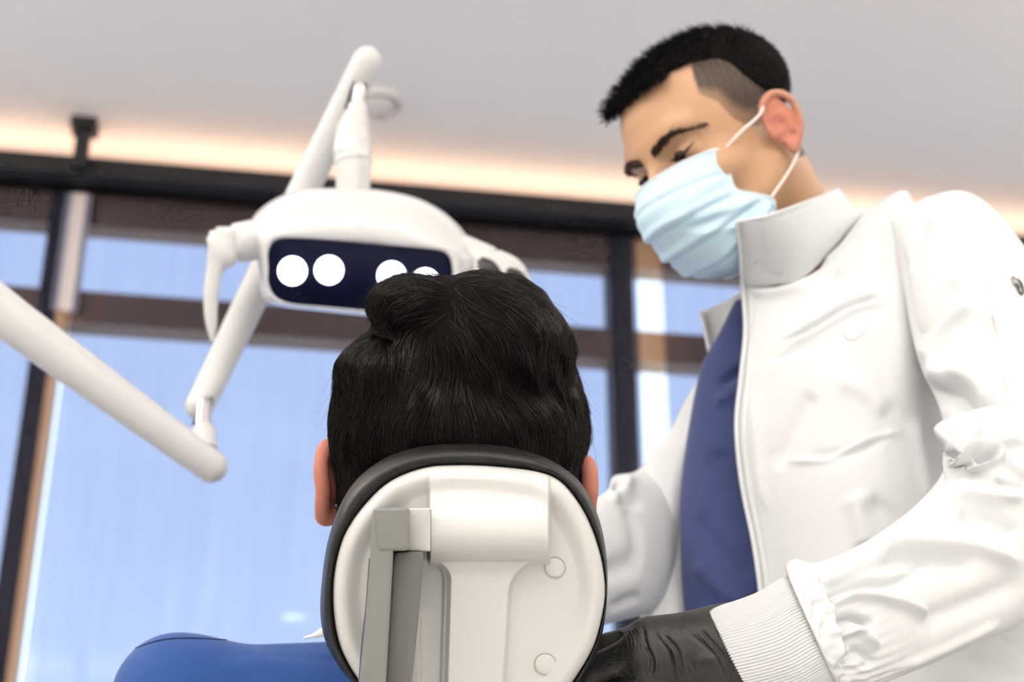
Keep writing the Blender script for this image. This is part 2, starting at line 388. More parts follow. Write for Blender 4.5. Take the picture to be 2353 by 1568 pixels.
zt = wallpt(800, 436)[1]; zhb = wallpt(800, 476)[1]; zfb = wallpt(800, 533)[1]; ztt = wallpt(800, 684)[1]; ztb = wallpt(800, 764)[1]
print('Z', zt, zhb, zfb, ztt, ztb)
st(rbox('wall_front', (X0, WY+.16, zhb), (X1, WY+.26, CZ), M['wall']))
st(rbox('baseboard_front', (X0, WY+.02, 0), (X1, WY+.16, .22), M['wall']))
st(rbox('trim_1', (X0, WY-.06, zhb), (X1, WY, zt), M['header']))
# warm cove strip lying on the ledge behind the black header
cs = rbox('cove_light_strip', (X0+.05, WY+.01, zt+.004), (X1-.05, WY+.04, zt+.016), mat('warm_led_strip', (.9, .8, .7), .5, emis=(1, .69, .54), es=5.8))
tag(cs, 'warm white light strip glowing along the ceiling edge above the black window header', 'light strip')
st(rbox('trim_2', (X0, WY-.02, zt-.012), (X1, WY+.16, zt), M['darkframe']))
# window frames: mullions with transoms behind the blinds; panes behind them
mul = [wallpt(140, 560, .10)[0], wallpt(1422, 640, .10)[0]]
dx = mul[1]-mul[0]; mul = [mul[0]-dx, *mul, mul[1]+dx]
bounds = sorted([X0+.02]+[m for m in mul if X0 < m < X1]+[X1-.02])
hw = .036
for i in range(len(bounds)-1):
    a, b = bounds[i], bounds[i+1]
    w = empty('window_%d' % (i+1), tuple(RX*((a+b)/2)+RY*(WY+.1))); st(w)
    def wp(nm, lo, hi, m): return keep(rbox(nm, lo, hi, m), w)
    wp('mullion', (b-hw, WY+.07, .2), (b+hw, WY+.15, zhb+.02), M['mullion'])
    wp('top_rail', (a+hw, WY+.075, zfb-.005), (b-hw, WY+.145, zhb+.02), M['frame'])
    wp('transom', (a+hw, WY+.07, ztb+.006), (b-hw, WY+.15, ztt-.003), M['frame'])
    wp('bottom_rail', (a+hw, WY+.075, .2), (b-hw, WY+.145, .28), M['frame'])
    wp('pane', (a+hw, WY+.112, .28), (b-hw, WY+.118, ztb+.006), M['glass'])
    wp('pane', (a+hw, WY+.112, ztt-.003), (b-hw, WY+.118, zfb-.005), M['glass'])
# roller blinds in front of the windows with the gaps between them
gL = (wallpt(157, 490)[0], wallpt(191, 490)[0]); gR = (wallpt(1468, 640)[0], wallpt(1525, 640)[0])
br = [(X0+.05, gL[0]), (gL[1], gR[0]), (gR[1], X1-.05)]
names = ['pale blue translucent roller blind at the far left edge, beside the dark post', 'wide pale blue translucent roller blind behind the dental lamp and the reclining head', 'pale blue translucent roller blind behind the masked person in the white jacket']
for (a, b), lb in zip(br, names):
    r = empty('roller_blind', tuple(RX*((a+b)/2)+RY*(WY+.02)+np.array([0, 0, zhb])))
    tag(r, lb, 'blind', 'roller blinds across the windows')
    keep(rbox('fabric', (a, WY+.0195, .16), (b, WY+.0205, zhb-.0), M['fabric']), r)
    keep(rbox('bottom_bar', (a, WY+.012, .13), (b, WY+.028, .16), M['darkframe']), r)
# dark post with a bracket up to the ceiling at the left gap, slim frame standing in the left gap
pxl = wallpt(181, 385, -.09)[0]
po = empty('ceiling_bracket', tuple(RX*pxl+RY*(WY-.08)+np.array([0, 0, zt-.05]))); tag(po, 'short dark post joining the black window header to the ceiling at left', 'bracket')
keep(rbox('post', (pxl-.018, WY-.10, zt-.05), (pxl+.018, WY-.06, CZ-.02), M['header']), po)
keep(rbox('end_plate', (pxl-.034, WY-.115, CZ-.028), (pxl+.034, WY-.045, CZ), M['header']), po)
st(rbox('trim_3', (gL[0]-.02, WY+.045, ztb+.03), (gL[1]+.01, WY+.068, zhb), mat('pale_reveal', (.86, .76, .70), .5)))
st(rbox('trim_4', (gL[0]-.006, WY+.045, .2), (gL[0]+.016, WY+.068, ztb+.03), M['frame']))
# side window pillars so that the sky only shows through glass
# ceiling detector behind the top of the lamp arm
dp = ceilpt(872, 232)
det = empty('smoke_detector', tuple(dp)); tag(det, 'small round pale detector on the ceiling behind the top of the lamp arm', 'smoke detector')
def disc_stack(name, c, prof, m, parent):
    th = np.linspace(0, 2*math.pi, 48, endpoint=False); v = []
    for r, z in prof: v.append(np.stack([c[0]+r*np.cos(th), c[1]+r*np.sin(th), np.full(48, c[2]+z)], 1))
    q = grid_faces(len(prof), 48, True); fl = [tuple(x) for x in q]+[tuple(range(48)), tuple(range((len(prof)-1)*48, len(prof)*48))[::-1]]
    o = mesh_obj(name, np.concatenate(v), fl, m); keep(o, parent); return o
disc_stack('base', dp, [(.062, 0), (.062, -.008), (.055, -.014)], M['detector'], det)
disc_stack('dome', dp, [(.045, -.0135), (.043, -.03), (.030, -.042), (.008, -.046)], mat('detector_grey', (.55, .54, .53), .2), det)
# ceiling downlights (outside the frame, above and behind the camera) that light the room
for k, (x, y) in enumerate([(-1.3, -.9), (.2, -.9), (1.7, -.9), (-1.3, .7), (1.7, .7), (.2, -2.1)]):
    p = RX*x+RY*y+np.array([0, 0, CZ])
    e = empty('ceiling_downlight', tuple(p)); tag(e, 'round recessed ceiling downlight with a white trim ring', 'ceiling light', 'ceiling downlights')
    disc_stack('trim_ring', p, [(.085, 0), (.085, -.006), (.07, -.009)], M['detector'], e)
    disc_stack('lens', p, [(.066, -.009), (.066, -.012), (.05, -.013)], M['lampdisc'], e)
def area(name, loc, rot, sx, sy, power, col, spread=None):
    l = bpy.data.lights.new(name, 'AREA'); l.shape = 'RECTANGLE'; l.size = sx; l.size_y = sy; l.energy = power; l.color = col
    if spread: l.spread = spread
    o = bpy.data.objects.new(name, l); COL.objects.link(o); o.location = loc; o.rotation_euler = rot; return o
# added unseen fill lights on the back wall and under the ceiling
area('back_fill_light', tuple(RX*-.3+RY*(Y0+.06)+np.array([0, 0, 1.5])), (math.radians(90), 0, AL), 4.5, 2.0, 30, (1, 1, 1))
area('ceiling_fill_light', tuple(RX*-.3+RY*-.6+np.array([0, 0, CZ-.03])), (0, 0, AL), 2.6, 1.4, 7, (1, .98, .96))
area('ceiling_fill_light', tuple(RX*.1+RY*1.9+np.array([0, 0, CZ-.03])), (0, 0, AL), 2.4, .5, 3, (1, .98, .96))
# uplights in coves inferred along the unseen walls, added to brighten the ceiling
area('cove_uplight', tuple(RX*.1+RY*(Y0+.25)+np.array([0, 0, CZ-.42])), (math.pi, 0, AL), 5.2, .25, 84, (1, .965, .935))
area('cove_uplight', tuple(RX*(X0+.25)+RY*.4+np.array([0, 0, CZ-.42])), (math.pi, 0, AL+math.pi/2), 4.6, .25, 102, (1, .965, .935))
area('cove_uplight', tuple(RX*(X1-.25)+RY*.4+np.array([0, 0, CZ-.42])), (math.pi, 0, AL+math.pi/2), 4.6, .25, 34, (1, .965, .935))
st(rbox('trim_5', (X0, Y0, CZ-.50), (X1, Y0+.42, CZ-.46), M['wall'])); st(rbox('trim_6', (X0, Y0+.42, CZ-.50), (X0+.42, WY-.8, CZ-.46), M['wall'])); st(rbox('trim_7', (X1-.42, Y0+.42, CZ-.50), (X1, WY-.8, CZ-.46), M['wall']))  # added ledges that hide the uplights from below
wb = empty('window_%d' % len(bounds), tuple(RX*-.3+RY*(Y0+.04)+np.array([0, 0, 1.35]))); st(wb)  # made-up window frame dressing the added back fill light
for a, b in (((-2.66, Y0+.001, .42), (-2.60, Y0+.08, 2.58)), ((2.0, Y0+.001, .42), (2.06, Y0+.08, 2.58)), ((-.33, Y0+.001, .42), (-.27, Y0+.08, 2.58)), ((-2.6, Y0+.001, .42), (2.0, Y0+.08, .48)), ((-2.6, Y0+.001, 2.52), (2.0, Y0+.08, 2.58))): keep(rbox('fill_frame_bar', a, b, M['mullion']), wb)
wd = bpy.data.worlds.new('sky'); S.world = wd; wd.use_nodes = True
nt = wd.node_tree; bg = nt.nodes['Background']; bg.inputs['Strength'].default_value = 1.93
tcw = nt.nodes.new('ShaderNodeTexCoord'); sp = nt.nodes.new('ShaderNodeSeparateXYZ'); rw = nt.nodes.new('ShaderNodeValToRGB')
rw.color_ramp.elements[0].position = .1; rw.color_ramp.elements[0].color = (.80, .90, 1, 1); rw.color_ramp.elements[1].position = .6; rw.color_ramp.elements[1].color = (.60, .67, .84, 1)
nt.links.new(tcw.outputs['Generated'], sp.inputs[0]); nt.links.new(sp.outputs['Z'], rw.inputs['Fac']); nt.links.new(rw.outputs['Color'], bg.inputs['Color'])

# ================================================================== DENTAL LAMP
LD = 1.62
lamp = empty('dental_lamp', tuple(V(830, 560, LD))); tag(lamp, 'white dental operating lamp with a dark panel of round lights on jointed white arms', 'dental lamp')
def P_(o): 
    return keep(o, lamp)
body_pts = [(596, 640), (606, 690), (650, 706), (740, 716), (850, 727), (980, 735), (1065, 722), (1105, 670), (1108, 610), (1085, 560), (1035, 500), (965, 458), (870, 436), (770, 432), (690, 436), (630, 458), (585, 495), (572, 535), (588, 575)]
pan_pts = [(617, 620), (617, 580), (630, 556), (662, 548), (760, 554), (900, 566), (1000, 575), (1028, 587), (1038, 612), (1040, 670), (1030, 712), (1000, 722), (880, 716), (740, 704), (668, 697), (632, 680), (617, 650)]
cc = (825, 635)
_, OB = polar(body_pts, 300, cc); _, PN = polar(pan_pts, 300, cc)
mixl = lambda t: PN*(1-t)+OB*t
cpt = np.array(cc, float)
P_(layers('lamp_body', [(cpt+(PN-cpt)*.98, LD+.012), (PN, LD+.002), (mixl(.08), LD-.002), (mixl(.2), LD-.003), (mixl(.4), LD+.001), (mixl(.6), LD+.008), (mixl(.78), LD+.018), (mixl(.9), LD+.03), (mixl(.97), LD+.042), (OB, LD+.056), (cpt+(OB-cpt)*.97, LD+.075), (cpt+(OB-cpt)*.85, LD+.095), (cpt+(OB-cpt)*.6, LD+.11), (cpt+(OB-cpt)*.3, LD+.117)], M['lampwhite']))
P_(layers('light_panel', [(PN, LD+.010), (cpt+(PN-cpt)*.996, LD+.0005), (cpt+(PN-cpt)*.98, LD-.0005)], M['panel']))
for (x, y) in ((672, 623), (756, 621), (900, 634), (977, 650)):
    th = np.linspace(0, 2*math.pi, 48, endpoint=False); c = np.array([x, y], float); u = np.stack([np.cos(th), np.sin(th)], 1)
    P_(layers('led_lens', [(c+u*33, LD+.0), (c+u*33, LD-.0025), (c+u*30, LD-.005), (c+u*20, LD-.0065), (c+u*8, LD-.007)], M['led']))
# left hub and handle
hl = P_(tube('handle_hub', [V(602, 548, LD+.035), V(545, 560, LD+.03)], [.0215, .0215], M['lampwhite'], roundend=.25, nc=40, n=6))
o = P_(tube('handle_hub', [V(560, 557, LD+.03), V(499, 556, LD+.02)], [.0165, .0160], M['lampwhite'], roundend=.15, nc=40, n=6))
o = P_(loft('handle', [(482, 530, 560, 527, LD+.02, .7), (478, 560, 545, 600, LD+.016, .7), (475, 610, 512, 625, LD+.012, .6), (468, 660, 503, 668, LD+.01, .6), (468, 710, 500, 712, LD+.01, .6), (474, 750, 499, 752, LD+.01, .6), (484, 783, 492, 784, LD+.01, .6)], M['lampwhite'], nc=32))
P_(tube('hub_button', [V(500, 553, LD+.02), V(482, 554, LD+.02)], [.006, .006], M['lampwhite'], roundend=.5, n=4))
# right hub and gripped handle
P_(tube('handle_hub', [V(1060, 590, LD+.04), V(1125, 605, LD+.03)], [.0235, .018], M['lampwhite'], roundend=.4, nc=40, n=6))
P_(loft('handle', [(1085, 590, 1150, 575, LD+.02, .7), (1085, 640, 1190, 595, LD+.01, .7), (1110, 690, 1216, 630, LD, .7), (1140, 720, 1220, 670, LD-.005, .7), (1170, 760, 1218, 745, LD-.005, .7)], M['lampwhite'], nc=32))
P_(loft('grip_pad', [(1096, 600, 1108, 590, LD-.018, .25), (1102, 628, 1134, 600, LD-.024, .25), (1122, 652, 1152, 625, LD-.026, .25), (1140, 660, 1150, 650, LD-.024, .25)], M['blackplastic'], nc=24))
P_(loft('grip_pad', [(1162, 622, 1172, 614, LD-.020, .25), (1166, 645, 1194, 622, LD-.028, .25), (1180, 662, 1212, 642, LD-.030, .25), (1198, 672, 1210, 664, LD-.028, .25)], M['blackplastic'], nc=24))
# neck between lamp and top joint
P_(tube('lamp_neck', [V(811, 455, LD+.06), V(811, 425, LD+.06), V(812, 375, LD+.065), V(810, 345, LD+.07), V(812, 300, LD+.08), V(820, 262, LD+.09), V(821, 244, LD+.095)], [.0195, .0185, .0195, .0205, .0185, .0125, .0105], M['lampwhite'], nc=48, n=60, roundend=0))
P_(tube('neck_ring', [V(812, 374, LD+.065), V(811, 366, LD+.066)], [.0208, .0208], M['armwhite'], nc=48, n=4, roundend=.2))
P_(tube('joint_pin', [V(820, 252, LD+.095), V(826, 200, LD+.108)], [.008, .007], M['chrome'], n=6))
# long balancing arm that passes behind the lamp head
P_(tube('upper_arm', [V(843, 140, LD+.13), V(697, 440, LD+.15), V(590, 662, LD+.11), V(458, 935, LD+.03)], [.0165, .0175, .0175, .0150], M['armwhite'], nc=48, n=40))
a0, a1 = V(832, 186, LD+.1085), V(800, 255, LD+.118)
P_(loft('arm_slot', [(812, 186, 844, 192, LD+.106, .2), (804, 205, 838, 212, LD+.107, .25), (797, 232, 812, 238, LD+.112, .25), (790, 250, 795, 252, LD+.116, .25)], M['blackplastic'], nc=20))
P_(loft('arm_slot', [(462, 912, 490, 912, LD+.008, .2), (458, 930, 488, 935, LD+.006, .25), (450, 955, 474, 962, LD+.008, .25), (440, 978, 446, 980, LD+.012, .2)], M['blackplastic'], nc=20))
P_(tube('joint_pin', [V(470, 925, LD+.0), V(466, 1010, LD-.03)], [.0078, .0085], M['chrome'], n=8))
P_(tube('joint_collar', [V(468, 985, LD-.025), V(470, 1030, LD-.035)], [.0115, .0135], M['armwhite'], n=8, roundend=.3))
# thick lower arm entering from the left
P_(tube('lower_arm', [V(-190, 560, LD-.12), V(0, 715, LD-.1), V(486, 1073, LD-.04)], [.0240, .0225, .0165], M['armwhite'], nc=56, n=40))
P_(tube('lower_arm_root', [V(-190, 560, LD-.12), V(-420, 470, LD+.1), V(-520, -200, LD+.25), V(-560, -900, LD+.4)], [.024, .026, .028, .03], M['armwhite'], nc=32, n=30))

# ================================================================== DENTAL CHAIR (headrest in view)
HD = .955
chair = empty('dental_chair', (-.03, 1.7, 0)); tag(chair, 'dental chair whose white backed headrest with black cushion carries the patient', 'dental chair')
def C_(o): return keep(o, chair)
Bp = [(1065, 1020), (960, 1028), (880, 1056), (820, 1102), (780, 1165), (753, 1245), (740, 1330), (736, 1410), (748, 1475), (780, 1535), (820, 1585), (880, 1660), (960, 1710), (1075, 1725), (1190, 1710), (1280, 1655), (1335, 1575), (1375, 1490), (1392, 1410), (1396, 1320), (1388, 1240), (1368, 1170), (1330, 1105), (1260, 1055), (1170, 1028)]
Wp = [(1065, 1069), (980, 1074), (900, 1104), (843, 1154), (800, 1213), (778, 1268), (766, 1340), (768, 1420), (784, 1492), (822, 1562), (880, 1635), (960, 1682), (1075, 1697), (1185, 1682), (1270, 1628), (1325, 1555), (1365, 1485), (1386, 1410), (1392, 1350), (1382, 1280), (1360, 1212), (1330, 1155), (1288, 1106), (1235, 1084), (1150, 1073)]
hc = np.array((1070., 1370.)); NB = 720
_, HB = polar(Bp, NB, hc); _, HW_ = polar(Wp, NB, hc)
mh = lambda t: HW_*(1-t)+HB*t
C_(layers('headrest_cushion', [(hc+(HW_-hc)*.9, HD+.004), (hc+(HW_-hc)*.985, HD+.000), (mh(.03), HD-.001), (mh(.12), HD-.0035), (mh(.3), HD-.0055), (mh(.5), HD-.005), (mh(.7), HD-.001), (mh(.85), HD+.0045), (mh(.95), HD+.011), (HB, HD+.018), (mh(.98), HD+.028), (hc+(HB-hc)*.97, HD+.038), (hc+(HB-hc)*.9, HD+.048), (hc+(HB-hc)*.6, HD+.052)], M['cushion']))
sst = lambda x: np.clip(x, 0, 1)**2*(3-2*np.clip(x, 0, 1))
def shell_h(x, y, s):
    e = 1-s
    h = .0105*np.sqrt(np.clip(1-(1-np.clip(e/.085, 0, 1))**2, 0, 1))-.0045*sst((e-.085)/.13)
    bx = sst((x-983)/7)*sst((1266-x)/7)
    # barrel profile down the back of the shell
    yy = np.array([1070, 1082, 1100, 1130, 1165, 1200, 1230, 1252, 1270, 1284, 1293, 1299])
    hh = np.array([0, .0004, .003, .0078, .0135, .0185, .0205, .0195, .0168, .0125, .0065, 0])
    yf = np.linspace(1070, 1299, 400); tt = np.interp(yf, yy, np.arange(len(yy))); tab = cr(hh[:, None], 2000)[:, 0]; barrel = np.interp(np.interp(y, yy, np.arange(len(yy))), np.linspace(0, len(yy)-1, 2000), tab).clip(0)*bx
    xl = 1026-45*(1-np.sqrt(np.clip(1-np.clip((1335-y)/45, 0, 1)**2, 0, 1)))-(y-1335).clip(0)*.03
    xr = 1168+85*(1-np.sqrt(np.clip(1-np.clip((1372-y)/85, 0, 1)**2, 0, 1)))-(y-1372).clip(0)*.06
    stem = sst((x-xl)/12)*sst((xr+9-x)/12)*sst((y-1262)/14)*.0075
    pocket = -.005*sst((x-962)/8)*sst((xl-2-x)/8)*sst((y-1288)/26)
    return h+np.maximum(barrel, stem)+pocket
ns = 210; ss = np.linspace(1, 0.0004, ns); vv = []
for s in ss:
    p = hc+(HW_-hc)*s; h = shell_h(p[:, 0], p[:, 1], np.full(NB, s))
    if s == 1: vv.append(np.concatenate([p, np.full((NB, 1), HD+.006)], 1))
    vv.append(np.concatenate([p, (HD-.001-h)[:, None]], 1))
v = VA(np.concatenate(vv)); q = grid_faces(ns+1, NB, True)
n_ = vnormals(v, q)
if ((v-CAM)*n_).sum() > 0: q = q[:, ::-1]
sh = mesh_obj('headrest_shell', v, q, M['shell']); C_(sh)
for (x, y, r) in ((1275, 1305, 24), (1253, 1527, 25)):
    th = np.linspace(0, 2*math.pi, 64, endpoint=False); c = np.array([x, y], float); u = np.stack([np.cos(th), np.sin(th)], 1)
    dd = HD-.001-shell_h(np.array([x*1.]), np.array([y*1.]), np.array([.8]))[0]
    k = C_(layers('screw_cover', [(c+u*(r+1.2), dd+.003), (c+u*(r+1.2), dd+.0002), (c+u*(r+.3), dd+.0004), (c+u*(r-.8), dd+.0012), (c+u*(r-1.8), dd-.0004), (c+u*(r-4), dd-.0007)], M['shell']))
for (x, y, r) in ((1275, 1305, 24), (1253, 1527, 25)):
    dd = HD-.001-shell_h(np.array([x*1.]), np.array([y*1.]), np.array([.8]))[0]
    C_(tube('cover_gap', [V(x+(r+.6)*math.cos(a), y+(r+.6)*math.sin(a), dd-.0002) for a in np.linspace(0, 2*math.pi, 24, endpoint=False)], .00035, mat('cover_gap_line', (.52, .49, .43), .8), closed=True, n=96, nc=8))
# grey folding arm on the left, its inner bar, white hinge stub
C_(slab('headrest_bracket', [(857, 1168), (908, 1167), (903, 1290), (888, 1560), (878, 1720), (815, 1720), (826, 1560), (840, 1420), (850, 1290), (854, 1200)], HD-.060, HD-.008, M['greyplastic'], bev=8, rc=12))
C_(slab('bracket_elbow', [(858, 1167), (942, 1166), (942, 1266), (865, 1268)], HD-.061, HD-.008, M['greyplastic'], bev=9, rc=12))
C_(slab('bracket_slide', [(905, 1269), (974, 1268), (972, 1300), (962, 1420), (946, 1568), (936, 1720), (872, 1720), (886, 1568), (896, 1400), (902, 1300)], HD-.045, HD-.006, M['greydark'], bev=7, rc=10))
C_(slab('bracket_groove', [(897, 1275), (908, 1270), (906, 1300), (890, 1568), (880, 1720), (868, 1720), (878, 1568), (890, 1400)], HD-.036, HD-.008, M['greydark'], bev=2, rc=5))
C_(slab('hinge_stub', [(936, 1169), (989, 1168), (989, 1268), (936, 1267)], HD-.036, HD-.004, M['shell'], bev=4, rc=4))
C_(tube('hook_strip', [V(850, 1285, HD-.012), V(842, 1400, HD-.014), V(833, 1480, HD-.016), V(824, 1600, HD-.02)], [.0007, .0009, .0009, .0009], mat('grey_hook_tape', (.11, .11, .15), .9), n=80, nc=8))
# rest of the chair, below the frame
def chairbox(nm, a, b, wdt, th, m):
    a, b = np.array(a, float), np.array(b, float); t = (b-a); L = np.linalg.norm(t); t /= L; n = np.cross([1, 0, 0], t)
    vs = []; nr, nc = 20, 40; th_ = np.linspace(0, 2*math.pi, nc, endpoint=False)
    for i in range(nr):
        s = i/(nr-1); e = min(1, math.sqrt(max(0, 1-(abs(2*s-1))**8))+.05)
        cx = np.sign(np.cos(th_))*np.abs(np.cos(th_))**.4; cy = np.sign(np.sin(th_))*np.abs(np.sin(th_))**.4
        vs.append(a+t*L*s+cx[:, None]*np.array([wdt/2*e, 0, 0])+cy[:, None]*n*th/2*e)
    fl = [tuple(x) for x in grid_faces(nr, nc, True)]+[tuple(range(nc)), tuple(range((nr-1)*nc, nr*nc))[::-1]]
    return C_(mesh_obj(nm, np.concatenate(vs), fl, m))
chairbox('backrest', (-.03, 1.10, .86), (-.03, 1.50, .46), .50, .07, M['plasticchair'])
chairbox('seat', (-.03, 1.42, .43), (-.03, 1.98, .46), .52, .09, M['plasticchair'])
chairbox('leg_rest', (-.03, 1.95, .45), (-.03, 2.68, .38), .44, .08, M['plasticchair'])
C_(box('headrest_post', (-.07, .98, .80), (-.01, 1.06, .99), M['greyplastic'], bev=.01))
C_(box('pedestal', (-.18, 1.5, .04), (.12, 1.95, .41), M['shell'], bev=.05))
C_(box('floor_plate', (-.3, 1.35, 0), (.24, 2.3, .045), M['shell'], bev=.02))

# ================================================================== PATIENT
PD = 1.07
def px2m(r, d): return r/FPX*d
skull = lambda P: smin(ell(P, V(1056, 960, PD), (.072, .062, .080), np.stack([RT, UP, FW])), ell(P, V(1050, 1150, PD+.015), (.062, .07, .06), np.stack([RT, UP, FW])), .03)
earL = [(776, 1034, PD-.004), (758, 1026, PD-.010), (744, 1040, PD-.014), (738, 1085, PD-.018), (743, 1125, PD-.018), (741, 1165, PD-.014), (744, 1190, PD-.008)]
earR = [(1338, 1062, PD-.004), (1350, 1070, PD-.010), (1355, 1095, PD-.014), (1356, 1130, PD-.016), (1350, 1175, PD-.012)]
def pat_head(P):
    d = skull(P); d = smin(d, cap(P, V(1055, 1230, PD+.03), V(1058, 1460, PD+.06), .052, .060), .03)
    for chain, s in ((earL, 1), (earR, -1)):
        e = None
        cs_ = cr(np.array(chain, float), 14)
        for a, b in zip(cs_[:-1], cs_[1:]):
            c = cap(P, V(*a), V(*b), .0042, .0042); e = c if e is None else smin(e, c, .004)
        mx = [p for p in chain]
        e2 = ell(P, V(mx[3][0]+s*22, mx[3][1]+8, PD-.001), (.010, .0215, .0045), np.stack([RT*.93*1+FW*(-.36*-s), UP, FW*.93+RT*(-.36*s)]))
        e = smin(e, e2, .007)
        lb = mx[-1]; e = smin(e, ell(P, V(lb[0]+s*9, lb[1]-6, PD-.006), (.0085, .0075, .0055), np.stack([RT, UP, FW])), .004)
        d = smin(d, e, .006)
    return d
lo = V(700, 1480, PD-.13).copy(); hv, hq = nets(pat_head, (-.17, .80, .93), (.13, 1.14, 1.34), .0016)
px_, py_, _d = proj(hv)
ear_v = ((px_ < 782) & (py_ > 1005)) | ((px_ > 1325) & (py_ > 1040))
shc = [(V(405, 1602, 1.13)), V(1040, 1597, 1.13), (V(1540, 1690, 1.15))]
def pat_torso(P, g=0.):
    d = cap(P, shc[0], shc[1], .030+g, .036+g); d = smin(d, cap(P, shc[1], shc[2], .036+g, .032+g), .02)
    hip = np.array([-.03, 1.48, .56])
    d = smin(d, cap(P, V(780, 1860, 1.22), hip+[-.07, 0, 0], .07+g, .10+g), .04); d = smin(d, cap(P, V(1330, 1880, 1.22), hip+[.05, 0, 0], .07+g, .10+g), .04)
    for s, sh_ in ((-1, shc[0]), (1, shc[2])):
        el = np.array([sh_[0]+s*.085, 1.42, .76]); d = smin(d, cap(P, sh_, el, .036+g, .040+g), .03)
        if g < .004: 
            wr = np.array([-.03+s*.12, 1.68, .74]); d = smin(d, cap(P, el, wr, .036, .025), .02); d = smin(d, ell(P, wr+[0, .07, -.01], (.04, .075, .02)), .02)
    return d
def pat_legs(P, g=0.):
    d = 1e9*np.ones(len(P))
    for s in (-1, 1):
        h = np.array([-.03+s*.09, 1.5, .585]); k = np.array([-.03+s*.11, 1.98, .60]); a = np.array([-.03+s*.10, 2.5, .49])
        d = np.minimum(d, smin(cap(P, h, k, .085+g, .06+g), cap(P, k, a, .055+g, .042+g), .02))
        if not g: d = smin(d, cap(P, a+[0, .02, .0], a+[s*.02, .06, .17], .035, .03), .02)
    return d
bv, bq = nets(lambda P: smin(pat_torso(P), pat_legs(P), .04), (-.42, .95, .36), (.36, 2.62, 1.10), .008)
pv = np.concatenate([hv, bv]); pq = np.concatenate([hq, bq+len(hv)])
mi = np.concatenate([ear_v[hq].all(1).astype(int), np.zeros(len(bq), int)])
patient = mesh_obj('person', pv, pq, None, mats=[M['skin2'], M['ear_patient']], mindex=mi)
tag(patient, 'seated person seen from behind with thick black wavy hair, blue shirt, resting on the headrest', 'person')
# shirt
def shirt_f(P):
    d = pat_torso(P, .005)
    return smax(d, -cap(P, V(1058, 1400, PD+.06), V(1058, 1500, PD+.06), .066), .004)
sv, sq = nets(shirt_f, (-.44, .93, .44), (.38, 1.62, 1.10), .004)
sn = vnormals(sv, sq)
sv = creases(sv, sn, [([(560, 1478), (680, 1488), (790, 1492)], -.0012, 9), ([(500, 1540), (640, 1520), (780, 1530)], .0014, 16), ([(330, 1500), (400, 1530), (480, 1570)], -.0008, 14), ([(600, 1500), (700, 1512), (800, 1515)], -.002, 14)])
shirt = mesh_obj('shirt', sv, sq, M['shirt'], patient)
trou, tq = nets(lambda P: pat_legs(P, .008), (-.3, 1.36, .38), (.24, 2.58, .74), .008)
mesh_obj('trousers', trou, tq, mat('dark_trousers', (.02, .022, .03), .9), patient)
from mathutils.bvhtree import BVHTree
def bvh(o): 
    me = o.data; return BVHTree.FromPolygons([v.co for v in me.vertices], [tuple(p.vertices) for p in me.polygons])
sb = bvh(shirt)
def onsurf(b, px, py, off=.0005, fall=1.1):
    d = FW+(px-W/2)/FPX*RT+(H/2-py)/FPX*UP; h = b.ray_cast(Vector(CAM), Vector(d).normalized())
    if h[0] is None: return V(px, py, fall)
    return np.array(h[0])+np.array(h[1])*off
pts = cr(np.array([(520, 1472), (450, 1468), (385, 1470), (330, 1484), (285, 1505), (258, 1535), (243, 1580)], float), 90)
P3 = [onsurf(sb, x, y, .0002, None) for x, y in pts if sb.ray_cast(Vector(CAM), Vector(FW+(x-W/2)/FPX*RT+(H/2-y)/FPX*UP).normalized())[0] is not None]
def stitched(nm, P3, r, m, parent, every=1):
    vs, fs = [], []
    for a, b in zip(P3[:-1], P3[1:]):
        a, b = np.array(a), np.array(b); t = b-a
        if np.linalg.norm(t) < 1e-6 or np.linalg.norm(t) > .02: continue
        t /= np.linalg.norm(t); u = np.cross(t, FW); u /= np.linalg.norm(u); w = np.cross(t, u); base = len(vs); e = a+(b-a)*.92
        for p in (a, e):
            for k in range(6): vs.append(p+r*(math.cos(k*math.pi/3)*u+math.sin(k*math.pi/3)*w))
        fs += [(base+k, base+(k+1) % 6, base+6+(k+1) % 6, base+6+k) for k in range(6)]+[tuple(base+k for k in range(6)), tuple(base+6+k for k in range(6))]
    return mesh_obj(nm, np.array(vs), fs, m, parent)
if len(P3) > 4: stitched('shoulder_seam', P3, .0006, M['seam'], shirt)
bibo = tube('bib_edge', [V(700, 1466, 1.105), V(722, 1461, 1.10), V(740, 1454, 1.095), V(765, 1440, 1.09)], [.0008, .0016, .003, .003], M['bib'], patient, n=20)
# hair of the patient: a thick mass with thousands of wavy strands on it
CA = np.stack([RT, UP, FW])
def hair_f(P):
    d = ell(P, V(1056, 985, PD+.003), (.0885, .068, .094), CA)
    d = smin(d, ell(P, V(1060, 1145, PD+.003), (.0840, .062, .080), CA), .012)
    d = smin(d, ell(P, V(925, 855, PD-.018), (.0435, .028, .058), CA), .014)
    d = smin(d, ell(P, V(1092, 818, PD+.003), (.067, .0530, .082), CA), .016)
    d = smin(d, ell(P, V(1100, 700, PD-.008), (.040, .0205, .055), CA), .012)
    d = smin(d, ell(P, V(1130, 780, PD-.045), (.048, .030, .038), CA), .02)
    d = smin(d, ell(P, V(955, 704, PD-.036), (.0315, .0205, .040), CA), .009)
    x, y, _ = proj(P); wv = clump(P, .7)*1.6
    w1 = 1/(1+np.exp(-((x-1040)/35)))*1/(1+np.exp((y-980)/50)); w2 = (1-w1)*1/(1+np.exp(-(y-780)/20))
    ridge = w1*np.sin((-.62*x+.78*y)/13.5+wv*1.8)*.0011+w2*np.sin(x/12.5+wv*2+.006*y)*.0009
    return d+.0008*clump(P, 1.3)+ridge
_r = np.random.default_rng(3)
